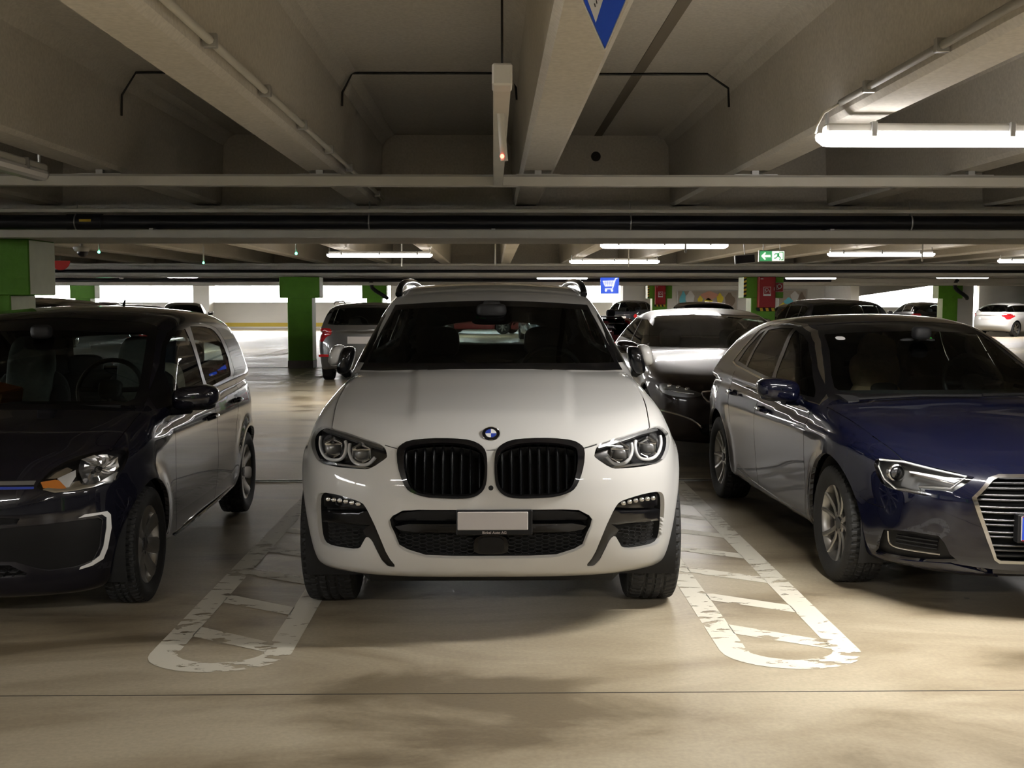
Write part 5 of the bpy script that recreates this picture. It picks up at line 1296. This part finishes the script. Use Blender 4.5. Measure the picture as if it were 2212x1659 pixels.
# ---------------------------------------------------------------- the dark blue compact
def build_compact():
    P = CAR['compact']; car = empty('car', (2.712, 5.16, 0), R(2.2), 'dark blue hatchback with chrome hexagon grille, cut by the picture edge beside the white SUV', 'car')
    s = Shell(P, .022); ra = .368
    both = lambda nm, p: [(nm, p), (nm, mirror_x(p))]
    ab = lambda L: [(abs(a), b) for a, b in L]
    head = ab([(-0.784,0.720),(-0.769,0.731),(-0.691,0.737),(-0.601,0.717),(-0.503,0.700),(-0.440,0.685),(-0.539,0.615),(-0.640,0.612),(-0.632,0.583),(-0.704,0.587),(-0.746,0.590),(-0.773,0.608),(-0.787,0.651),(-0.791,0.696)])
    go = poly_half([(0, .697), (.333, .695), (.382, .682), (.470, .594), (.447, .522), (.397, .393), (.355, .301), (.330, .284), (0, .282)])
    gi = poly_half([(0, .686), (.341, .681), (.372, .669), (.450, .594), (.430, .524), (.380, .393), (.345, .308), (.327, .299), (0, .297)])
    vent = ab([(-0.767,0.374),(-0.742,0.389),(-0.677,0.398),(-0.583,0.395),(-0.559,0.364),(-0.532,0.309),(-0.496,0.277),(-0.627,0.252),(-0.749,0.245),(-0.767,0.250),(-0.772,0.303)])
    low = poly_half([(0, .240), (.20, .240), (.338, .247), (.442, .256), (.50, .262), (.50, .256), (.442, .243), (.338, .222), (0, .218)])
    s.imprint('front', both('headlight', head) + [('grille_frame', go), ('grille', gi), ('low_slot', low)] + both('vent', vent), lim=lambda c: c[:, 1] < .75)
    wo = poly_half([(0, .977), (.122, .977), (.35, .972), (.60, .958), (.715, .938), (.66, 1.05), (.626, 1.121), (.54, 1.30), (.497, 1.351), (.35, 1.365), (.189, 1.374), (0, 1.378)])
    wi = poly_half([(0, .990), (.319, .988), (.58, .978), (.625, .985), (.640, 1.005), (.619, 1.069), (.547, 1.206), (.517, 1.29), (.505, 1.300), (.269, 1.316), (0, 1.322)])
    s.imprint('front', [('frit', wo), ('windscreen', wi)], lim=lambda c: (c[:, 1] > .9) & (c[:, 1] < 2.5))
    s.imprint('top', both('gap', strip([(.691, .34), (.712, .45), (.732, .554), (.744, .634), (.759, .842), (.772, 1.1), (.773, 1.25)], .006)), lim=lambda c: (c[:, 1] < 1.5) & (c[:, 2] > .62))
    frame = [(1.37, .915), (1.405, .932), (1.765, 1.110), (2.021, 1.245), (2.183, 1.306), (2.376, 1.344), (2.606, 1.355), (2.85, 1.348), (2.988, 1.336), (3.149, 1.298), (3.293, 1.195), (3.40, 1.10), (3.43, 1.055), (3.30, 1.035), (2.8, 1.006), (2.324, .978), (1.8, .945)]
    gf = [(1.50, .946), (1.597, .950), (2.235, .992), (2.278, 1.046), (2.311, 1.156), (2.372, 1.318), (2.197, 1.288), (2.067, 1.248), (1.834, 1.129), (1.650, 1.028)]
    gr = [(2.33, 1.0), (2.605, 1.014), (3.015, 1.038), (3.022, 1.163), (2.985, 1.25), (2.937, 1.304), (2.70, 1.326), (2.44, 1.328), (2.390, 1.152)]
    gq = [(3.07, 1.045), (3.31, 1.062), (3.241, 1.167), (3.108, 1.268), (3.00, 1.305), (3.05, 1.22), (3.08, 1.12)]
    gaps = [[(2.30, .972), (2.42, .86), (2.44, .688), (2.44, .55), (2.435, .40), (2.40, .27)], [(1.40, .90), (1.395, .82), (1.38, .699), (1.389, .428), (1.43, .262)],
            [(3.28, 1.0), (3.24, .88), (3.13, .74), (3.09, .62)], [(1.43, .255), (1.9, .255), (2.4, .272), (2.95, .30)], [(.56, .52), (.50, .50), (.40, .49)]]
    hd = [[(2.12, .775), (2.34, .783), (2.34, .825), (2.12, .817)], [(2.92, .822), (3.12, .83), (3.12, .872), (2.92, .864)]]
    for sd in ('left', 'right'):
        s.imprint(sd, arch_polys(P, ra))
        s.imprint(sd, [('trim', inset(frame, -.012)), ('frame', frame), ('side_window', gf), ('side_window', gr), ('side_window', gq)])
        s.imprint(sd, [('gap', strip(g, .006)) for g in gaps] + [('handle_cup', chaikin(h, 2)) for h in hd], lim=lambda c: c[:, 2] < .99)
    s.imprint('rear', [('rear_window', poly_half([(0, 1.02), (.52, 1.03), (.60, 1.08), (.50, 1.27), (0, 1.31)]))], lim=lambda c: c[:, 1] > 3.3)
    clear_arches(s, ra)
    s.body('paint_blue', car)
    s.part('frit', 'windscreen_surround', 'black_gloss', car, .002); s.part('windscreen', 'windscreen', 'car_glass', car, .003)
    s.part('frame', 'window_frame', 'black_gloss', car, .001, split=True); s.part('rear_window', 'rear_window', 'tint_glass', car, .004)
    for sx in (-1, 1):
        s.part('trim', 'window_trim', 'chrome', car, -.002, rim=.003, select=lambda c: c[0]*sx > 0)
        for lo, hi in ((0, 2.32), (2.32, 3.045), (3.045, 9)): s.part('side_window', 'side_window', 'car_glass' if lo < 2.3 else 'tint_glass', car, .004, select=lambda c: c[0]*sx > 0 and lo < c[1] < hi)
    s.part('gap', 'panel_gap', 'gap', car, .006, rim=0., split=True); s.part('handle_cup', 'handle_recess', 'paint_blue', car, .018, rim=0., split=True)
    s.part('low_slot', 'bumper_slot', 'gap', car, .03, rim=0.)
    s.lining('lining', car, windows=('windscreen', 'frit', 'side_window', 'rear_window', 'grille', 'headlight', 'vent', 'arch'))
    F = lambda x, z: surf_front(s, x, z)
    g = s.part('grille', 'grille', 'gap', car, .06, rim=0.)
    s.part('grille_frame', 'grille_frame', 'chrome', g, -.008, rim=.004)
    for z in (.658, .635, .604, .583, .549, .524, .488, .465, .429, .408, .365, .342, .315):
        xs = [x for x in np.linspace(0, .48, 97) if pip([(x, z)], np.array(gi))[0]]
        if not xs: continue
        xm = xs[-1] + .002; pts = [(x, F(x, z) + .014, z) for x in np.linspace(-xm, xm, 13)]; V = []; FF = []
        for x, y, zz in pts:
            for dy, dz in ((.0, -.002), (-.004, .004), (.0, .0075), (.035, .006), (.035, -.004)): V.append((x, y+dy, zz+dz))
        for i in range(12):
            for j in range(5): FF.append((i*5+j, i*5+(j+1) % 5, (i+1)*5+(j+1) % 5, (i+1)*5+j))
        mesh_obj('slat', V, FF, 'slat_grey', g, None, True, None, 35)
    ph = MB().box(-.285, .275, F(0, .47)-.012, F(0, .47)+.04, .393, .528, .006).build('plate_holder', 'black_plastic', car)
    pl = MB().box(-.273, .263, F(0, .47)-.018, F(0, .47)-.010, .405, .520, .003).build('number_plate', 'plate_white', ph)
    MB().box(-.270, -.225, F(0, .47)-.0195, F(0, .47)-.017, .411, .516).build('plate_band', 'plate_blue', ph)
    for z in (.4075, .5175): MB().box(-.271, .261, F(0, .47)-.0192, F(0, .47)-.0175, z-.0022, z+.0022).build('plate_edge', 'tail_red', ph)
    text_obj('A', 'country_letter', 'lamp_white', ph, (-.2475, F(0, .47)-.0198, .430), .034)
    for k in range(12):
        t = 2*math.pi*k/12; MB().ball((-.2475 + .014*math.cos(t), F(0, .47)-.0198, .487 + .014*math.sin(t)), (.0022, .0008, .0022), 6, 4).build('star', 'plate_yellow', ph)
    for sx in (-1, 1):
        mx = lambda L: [(sx*abs(q[0]), q[1]) for q in L]
        h = s.part('headlight', 'headlight', 'lamp_grey', car, .045, rim=0., select=lambda c: c[0]*sx > 0)
        s.part('headlight', 'cover_glass', 'lamp_glass', h, .001, select=lambda c: c[0]*sx > 0)
        pts = [(-0.768,0.722),(-0.691,0.726),(-0.605,0.708),(-0.47,0.683),(-0.543,0.625),(-0.655,0.622),(-0.648,0.594),(-0.730,0.597),(-0.762,0.635),(-.775,.69)]
        MB().tube([(sx*abs(a), F(sx*abs(a), b) + .012, b) for a, b in pts], .0065, 8, closed=True).build('light_guide', 'lamp_white', h, True, 60)
        cx, cz = sx*.722, .672; y = F(cx, cz)
        MB().at((cx, y+.016, cz)).lathe([(.03, .044), (.004, .042), (.0, .036), (.012, .031)], 36, 'y').build('lamp_ring', 'lamp_chrome', h, True, 40)
        MB().ball((cx, y+.03, cz), (.031, .02, .031), 24, 12).build('projector_lens', 'lamp_dark', h, True)
        slab(s, mx([(.675, .684), (.60, .672), (.53, .655), (.53, .648), (.60, .662), (.675, .672)]), -.012, -.03, 'light_strip', 'lamp_chrome', h, res=.008)
        slab(s, mx([(.69, .70), (.60, .695), (.50, .682), (.53, .665), (.60, .68), (.69, .69)]), -.026, -.04, 'upper_reflector', 'lamp_white', h, res=.008)
        v = s.part('vent', 'bumper_vent', 'black_plastic', car, .03, rim=0., select=lambda c: c[0]*sx > 0)
        ch = chaikin(mx([(-0.744,0.378),(-0.738,0.322),(-0.722,0.301),(-0.668,0.300),(-0.563,0.300)]), 2, False)
        MB().tube([(q[0], F(q[0], q[1]) + .012, q[1]) for q in ch], .0055, 8).build('vent_trim', 'chrome', v, True)
        for z in (.325, .345, .365):
            MB().tube([(sx*x, F(sx*x, z)+.02, z) for x in (.715, .66, .60, .575)], .006, 6).build('vent_slat', 'black_plastic', v, True)
        slab(s, mx([(.765, .243), (.627, .253), (.523, .263), (.442, .246), (.338, .224), (.30, .205), (.45, .203), (.60, .212), (.74, .222)]), .006, -.02, 'bumper_lip', 'paint_blue', car)
        door_mirror(car, sx, .955, 1.60, .985, (.125, .095, .068), 'paint_blue', 'paint_blue')
        for (ya, yb, z) in ((2.13, 2.33, .803), (2.93, 3.11, .85)):
            x = sx*.868
            MB().tube(chaikin([(x-sx*.006, ya, z), (x+sx*.026, ya+.02, z), (x+sx*.030, (ya+yb)/2, z+.003), (x+sx*.026, yb-.02, z+.004), (x-sx*.006, yb, z+.004)], 2, False), .013, 8).build('door_handle', 'paint_blue', car, True)
    wp = MB(); wp.tube([(-.62, 1.17, .965), (-.3, 1.13, .985), (.05, 1.10, .985)], .009, 6); wp.build('wiper', 'black_plastic', car)
    wp = MB(); wp.tube([(.05, 1.08, .99), (.3, 1.12, .99), (.6, 1.16, .975)], .009, 6); wp.build('wiper', 'black_plastic', car)
    MB().at((-.455, 1.965, 1.277), rot('X', R(-62))).prism(chaikin([(-.03, -.022), (.03, -.022), (.03, .02), (-.03, .02)], 1), 'y', -.002, .0).build('inspection_sticker', 'lamp_white', car)
    MB().at((.07, 1.90, 1.283), rot('X', R(-64))).prism([(-.032, -.02), (.032, -.02), (.032, .02), (-.032, .02)], 'y', -.002, .0).build('toll_sticker', 'sticker_green', car)
    MB().at((.075, 1.895, 1.282), rot('X', R(-64))).prism([(-.012, -.014), (.012, -.014), (.006, .012), (-.006, .012)], 'y', -.004, -.002).build('sticker_print', 'plate_yellow', car)
    dashboard(car, .66, 1.22, .955, .60); steering(car, .36, 1.86, 1.0)
    for x in (-.36, .36): seat(car, x, 2.15, .28, .25, 'seat_dark', hz=-.04)
    bench(car, 2.95, .36, .58, 'seat_dark', .55); inner_mirror(car, 1.87, 1.245)
    MB().tube([(0, 3.55, 1.37), (0, 3.57, 1.42)], [.03, .006], 8).build('aerial', 'paint_blue', car, True)
    arch_liners(car, P, ra); put_wheels(car, P, 'compact', .216, 'twin', 5)
    MB().box(-.58, .58, .3, 4.0, .19, .40, .04).build('underbody', 'liner', car)
    return car
# ---------------------------------------------------------------- the other parked cars: one build per shape, copied with its own paint
PROTO = {}
def shape_car(key):
    if key in PROTO: return PROTO[key]
    P = CAR[key]; car = empty('car'); car['proto'] = 1; PROTO[key] = car
    s = Shell(P, P['res']); ra = P['rw']*1.16; G = tab(P['gtop'])[0]; T = tab(P['top'])[0]; GS = tab(P['gside'])[0]; H, W, L = P['H'], P['W'], P['L']
    both = lambda nm, p: [(nm, p), (nm, mirror_x(p))]; open_ = P.get('open_top')
    fz = float(T(.10)); hl = chaikin([(W*.52, fz-.075), (W*.62, fz-.045), (W*.80, fz-.005), (W*.90, fz+.005), (W*.915, fz-.05), (W*.88, fz-.10), (W*.72, fz-.115), (W*.58, fz-.105)], 1)
    gri = chaikin(poly_half([(0, fz-.05), (W*.34, fz-.055), (W*.40, fz-.09), (W*.32, fz-.19), (0, fz-.20)]), 1); low = chaikin(poly_half([(0, .40), (W*.50, .40), (W*.58, .34), (W*.50, .27), (0, .26)]), 1)
    s.imprint('front', both('headlight', hl) + [('grille', gri), ('lower_intake', low)], lim=lambda c: c[:, 1] < .8)
    zt = float(T(L-.1)); tl = chaikin([(W*.66, zt-.02), (W*.80, zt-.0), (W*.97, zt-.03), (W*.97, zt-.24), (W*.86, zt-.27), (W*.78, zt-.16), (W*.66, zt-.13)], 1)
    if key == 'bubble': tl = np.array([(W*.80+.055*math.cos(a), .80+.085*math.sin(a)) for a in np.linspace(0, 2*math.pi, 20)[:-1]])
    s.imprint('rear', both('tail_light', tl) + [('plate_recess', poly_half([(0, zt-.16), (.28, zt-.16), (.28, zt-.29), (0, zt-.29)]))], lim=lambda c: (c[:, 1] > L-.9) & (c[:, 2] < zt+.05), minn=.05)
    if not open_:
        yc = next(y for y in np.arange(.5, 2, .01) if G(y) > T(y) + .02); z0, z1 = float(T(yc))+.035, H-.085
        wz = np.linspace(z0, z1, 6); wind = poly_half([(0, z0-.012)] + [(float(GS(z))-.055, z-.008) for z in wz] + [(0, z1+.025)])
        s.imprint('front', [('windscreen', wind)], lim=lambda c: (c[:, 1] > yc-.2) & (c[:, 1] < yc+1.4))
        rz0, rz1 = zt+.05, H-.10; rz_ = np.linspace(rz0, rz1, 5); rw_ = chaikin(poly_half([(0, rz0)] + [(float(GS(z))-.10, z) for z in rz_] + [(0, rz1+.02)]), 1)
        s.imprint('rear', [('rear_window', rw_)], lim=lambda c: c[:, 1] > L-1.3)
        ys = np.linspace(yc+.25, L-.25, 40); up = np.minimum(np.array([float(G(y)) for y in ys]) - .075, H-.115); lo = np.array([float(T(y)) for y in ys]) + .03
        ok = up - lo > .07; ys, up, lo = ys[ok], up[ok], lo[ok]
        fr = list(zip(ys, lo)) + list(zip(ys[::-1], up[::-1])); a, b = ys[0], ys[-1]
        cut = [(a+.05, a+(b-a)*.42), (a+(b-a)*.42+.07, a+(b-a)*.80), (a+(b-a)*.80+.06, b-.04)]
        gl = []
        for u, v in cut:
            yy = np.linspace(u, v, 12); gl.append(list(zip(yy, np.interp(yy, ys, lo)+.012)) + list(zip(yy[::-1], np.interp(yy[::-1], ys, up)-.015)))
        ym = a+(b-a)*.42+.035
        gaps = [[(ym, float(T(ym))), (ym+.02, .6), (ym, .30)], [(yc-.02+.12, .82), (yc+.06, .55), (yc+.10, .30)]]
    for sd in ('left', 'right'):
        s.imprint(sd, arch_polys(P, ra))
        if not open_:
            s.imprint(sd, [('frame', fr)] + [('side_window', g) for g in gl]); s.imprint(sd, [('gap', strip(g, .008)) for g in gaps], lim=lambda c: c[:, 2] < .98)
    clear_arches(s, ra)
    s.body('paint_dark', car, .02)
    for sx in (-1, 1):
        s.part('headlight', 'headlight', 'lamp_grey', car, .004, rim=0., select=lambda c: c[0]*sx > 0)
        s.part('tail_light', 'tail_light', 'tail_red', car, -.004, rim=.002, select=lambda c: c[0]*sx > 0)
    s.part('grille', 'grille', 'black_plastic', car, .015, rim=0.); s.part('lower_intake', 'lower_intake', 'black_plastic', car, .02, rim=0.)
    s.part('plate_recess', 'rear_plate', 'plate_white', car, -.003, rim=.002)
    if not open_:
        s.part('windscreen', 'windscreen', 'car_glass', car, .003); s.part('rear_window', 'rear_window', 'car_glass', car, .003); s.part('frame', 'window_frame', 'black_gloss', car, .001, split=True)
        s.part('side_window', 'side_window', 'car_glass', car, .003, split=True); s.part('gap', 'panel_gap', 'gap', car, .006, rim=0., split=True)
        s.lining('lining', car, .07, .03, ('windscreen', 'side_window', 'rear_window', 'arch'))
        k = float(T(yc)); dashboard(car, W*.72, yc+.05, k-.03, .55); steering(car, .34, yc+.68, k+.02)
        for x in (-.34, .34): seat(car, x, yc+.98, k-.74, .22, 'seat_dark', hz=-.02, posts=False)
        bench(car, yc+1.75, k-.78, W*.64, 'seat_dark', .48)
        for sx in (-1, 1): door_mirror(car, sx, W+.06, yc+.42, k+.02, (.11, .08, .065), 'paint_dark', 'black_plastic')
    else:
        s.lining('lining', car, .07, .03, ('arch',))
        MB().box(-.62, .62, 1.75, 3.3, .93, 1.03, .04).build('folded_hood', 'black_plastic', car)
        MB().tube([(-.55, L-.10, .84), (0, L-.04, .85), (.55, L-.10, .84)], .018, 8).build('rear_trim', 'chrome', car, True)
        MB().at((0, L-.02, .74)).lathe([(-.02, .001), (.0, .04), (.01, .05), (-.01, .055)], 24, 'y').build('badge', 'chrome', car, True)
        for x in (-.34, .34): seat(car, x, 2.1, .30, .24, 'seat_dark', hz=-.02, posts=False)
    arch_liners(car, P, ra); put_wheels(car, P, 'plain_'+key, P['rw']*.68, spokes=7, plain=True)
    return car
def place(key, x, y, rz, paint_, label, scale=1., group='cars parked further back'):
    c = copy_tree(shape_car(key)); del c['proto']; c.location = (x, y, 0); c.rotation_euler = (0, 0, rz); c.scale = (scale,)*3
    prop(c, label, 'car', group)
    for o in c.children:
        if o.name.split('.')[0] in ('body', 'door_mirror'): o.material_slots[0].link = 'OBJECT'; o.material_slots[0].material = MATS[paint_]
    return c
def build_background():
    b = place('sedan', 2.38, 10.15, R(.6), 'paint_brown', 'dark brown car with chrome bumper trim parked behind the blue hatchback')
    # chrome details of its nose
    f = make_sdf(CAR['sedan'])
    def nose(x, z):
        ys = np.arange(-.05, 1.2, .004); v = f(np.full_like(ys, x), ys, np.full_like(ys, z)); return float(ys[np.argmax(v < 0)])
    for sx in (-1, 1):
        pts = chaikin([(.80, .485), (.70, .472), (.60, .445), (.53, .405), (.48, .355)], 2, False); MB().tube([(sx*x, nose(x, z)-.004, z) for x, z in pts], .011, 8).build('bumper_trim', 'chrome', b, True)
        for x, z in ((.60, .700), (.67, .712), (.735, .720)): MB().ball((sx*x, nose(x, z)+.008, z), (.026, .02, .018), 14, 8, .75).build('headlamp_lens', 'lamp_chrome', b, True)
        MB().tube([(sx*x, nose(x, z)-.003, z) for x, z in ((.55, .662), (.66, .668), (.78, .685))], .005, 6).build('headlamp_trim', 'chrome', b, True)
    ring = chaikin([(-.47, .695), (.47, .695), (.49, .66), (.41, .565), (-.41, .565), (-.49, .66)], 2); MB().tube([(x, nose(abs(x), z)-.004, z) for x, z in ring], .009, 8, closed=True).build('grille_frame', 'chrome', b, True)
    sk = place('wagon', -2.39, 25.02, math.pi, 'paint_grey', 'grey estate car seen from behind beside the mid green pillar')
    for o in sk.children:
        if o.name.startswith('rear_plate'): o.location.z = -.0
    for sx in (-1, 1):
        MB().tube([(sx*.60, 2.1, 1.45), (sx*.60, 2.25, 1.485), (sx*.585, 3.6, 1.475), (sx*.58, 3.75, 1.435)], .014, 8).build('roof_rail', 'trunking_grey', sk, True); MB().box(sx*.72-.09, sx*.72+.09, 4.16, 4.23, .47, .52, .006).build('bumper_reflector', 'tail_red', sk)
    place('wagon', -5.55, 10.5, 0, 'paint_dark', 'black car behind the big green pillar at the picture edge', 1.06)
    place('hatch', -7.05, 25.0, math.pi, 'paint_dark', 'dark car whose roof shows above the black city car')
    place('hatch', -12.3, 46.0, math.pi+R(12), 'paint_silver', 'silver car in the daylight left of the light grey column')
    place('hatch', -16.1, 50.0, math.pi, 'paint_dark', 'dark car in the daylight right of the distant left pillar')
    place('hatch', -18.6, 50.5, math.pi, 'paint_silver', 'silver car in the daylight left of the distant left pillar')
    place('wagon', 6.62, 24.95, math.pi-R(2), 'paint_dark', 'black estate car whose roof shows above the blue hatchback', 1.05)
    place('hatch', 8.6, 34.2, math.pi, 'paint_dark', 'dark car under the red hose sign behind the black estate car')
    place('wagon', 5.75, 34.2, math.pi, 'paint_dark', 'dark car with roof rails showing above the brown car')
    place('hatch', 17.4, 48.6, math.pi, 'paint_dark', 'small distant dark car left of the far green pillar')
    place('hatch', 20.3+3.4, 46.3+2.4, R(125), 'paint_white', 'white hatchback seen from behind near the picture edge', .98)
    place('bubble', 5.6+1.75, 50.0+3.1, R(150), 'paint_dark', 'black bubble car seen from behind below the distant fire cabinet')
    place('open', 3.15, 36.3, math.pi, 'paint_red', 'dark red open car seen from behind beside the white SUV mirror')
    place('hatch', 1.5, 50.4, R(75), 'paint_red', 'red car seen side-on through the windows of the white SUV')
    g = place('hatch', 1.75, 44.5, math.pi+R(6), 'paint_steel', 'blue grey car seen from behind through the windows of the white SUV')
    for o in g.children:
        if o.name.startswith('rear_plate'): o.material_slots[0].link = 'OBJECT'; o.material_slots[0].material = MATS['plate_yellow']
# ---------------------------------------------------------------- things left inside the cars
def blob(name, c, r, m, label, cat, e=.8, lumps=0., seed=1, rzz=0.):
    b = MB(); b.ball((0, 0, 0), r, 28, 18, e); V = b.V[0]; rnd = random.Random(seed)
    ph = [rnd.uniform(0, 6) for _ in range(6)]
    V *= (1 + lumps*(np.sin(V[:, 0]*23+ph[0])*np.sin(V[:, 2]*19+ph[1]) + .6*np.sin(V[:, 1]*31+ph[2]+V[:, 2]*27)))[:, None]
    o = b.build(name, m, None, True, 60); o.location = c; o.rotation_euler = (0, 0, rzz); return prop(o, label, cat)
def build_contents():
    mat('beige_cloth', srgb(150, 128, 98), .95, noise=(30, .12), bump=(50, .3)); mat('orange_box', srgb(205, 120, 50), .8, noise=(14, .1)); mat('cream_bag', srgb(205, 200, 180), .8); mat('blue_print', srgb(40, 50, 150), .6); mat('navy_cloth', srgb(28, 36, 52), .9)
    # beige coat over the passenger seat of the blue hatchback
    o = MB(); o.ball((0, 0, -.02), (.165, .09, .15), 28, 18, .8); o.ball((.01, .01, .12), (.125, .085, .125), 28, 18, .9); o.ball((0, -.01, -.19), (.17, .09, .12), 28, 18, .75)
    for V in o.V: V *= (1 + .04*(np.sin(V[:, 0]*24)*np.sin(V[:, 2]*21) + np.sin(V[:, 1]*30+V[:, 2]*17)))[:, None]
    c = o.build('coat', 'beige_cloth', None, True, 60); c.location = (2.52, 7.44, 1.06); prop(c, 'beige hooded coat propped on a seat of the blue hatchback', 'coat')
    MB().ball((.03, -.095, -.12), (.09, .015, .04), 20, 10, .8).build('coat_opening', 'seat_dark', c, True)
    bx = MB().box(-.23, .23, -.11, .11, 0, .11, .01).build('parcel', 'orange_box'); bx.location = (-2.93, 6.42, .955); bx.rotation_euler = (R(4), R(12), R(-10)); prop(bx, 'orange parcel on the dashboard of the black city car', 'box')
    b1 = blob('shopping_bag', (-2.28, 7.78, .90), (.16, .10, .19), 'cream_bag', 'cream shopping bag on the rear seat of the black city car', 'bag', .6, .03, 2)
    MB().prism([(-.08, -.05), (.02, -.07), (.06, .03), (-.02, .07), (-.09, .03)], 'y', -.108, -.095).build('bag_print', 'blue_print', b1)
    blob('jacket', (-2.20, 8.02, 1.12), (.17, .10, .11), 'navy_cloth', 'dark blue jacket heaped behind the rear seat of the black city car', 'jacket', .9, .05, 5)
build_suv(); build_city(); build_compact(); build_background(); build_contents()
drop_protos()
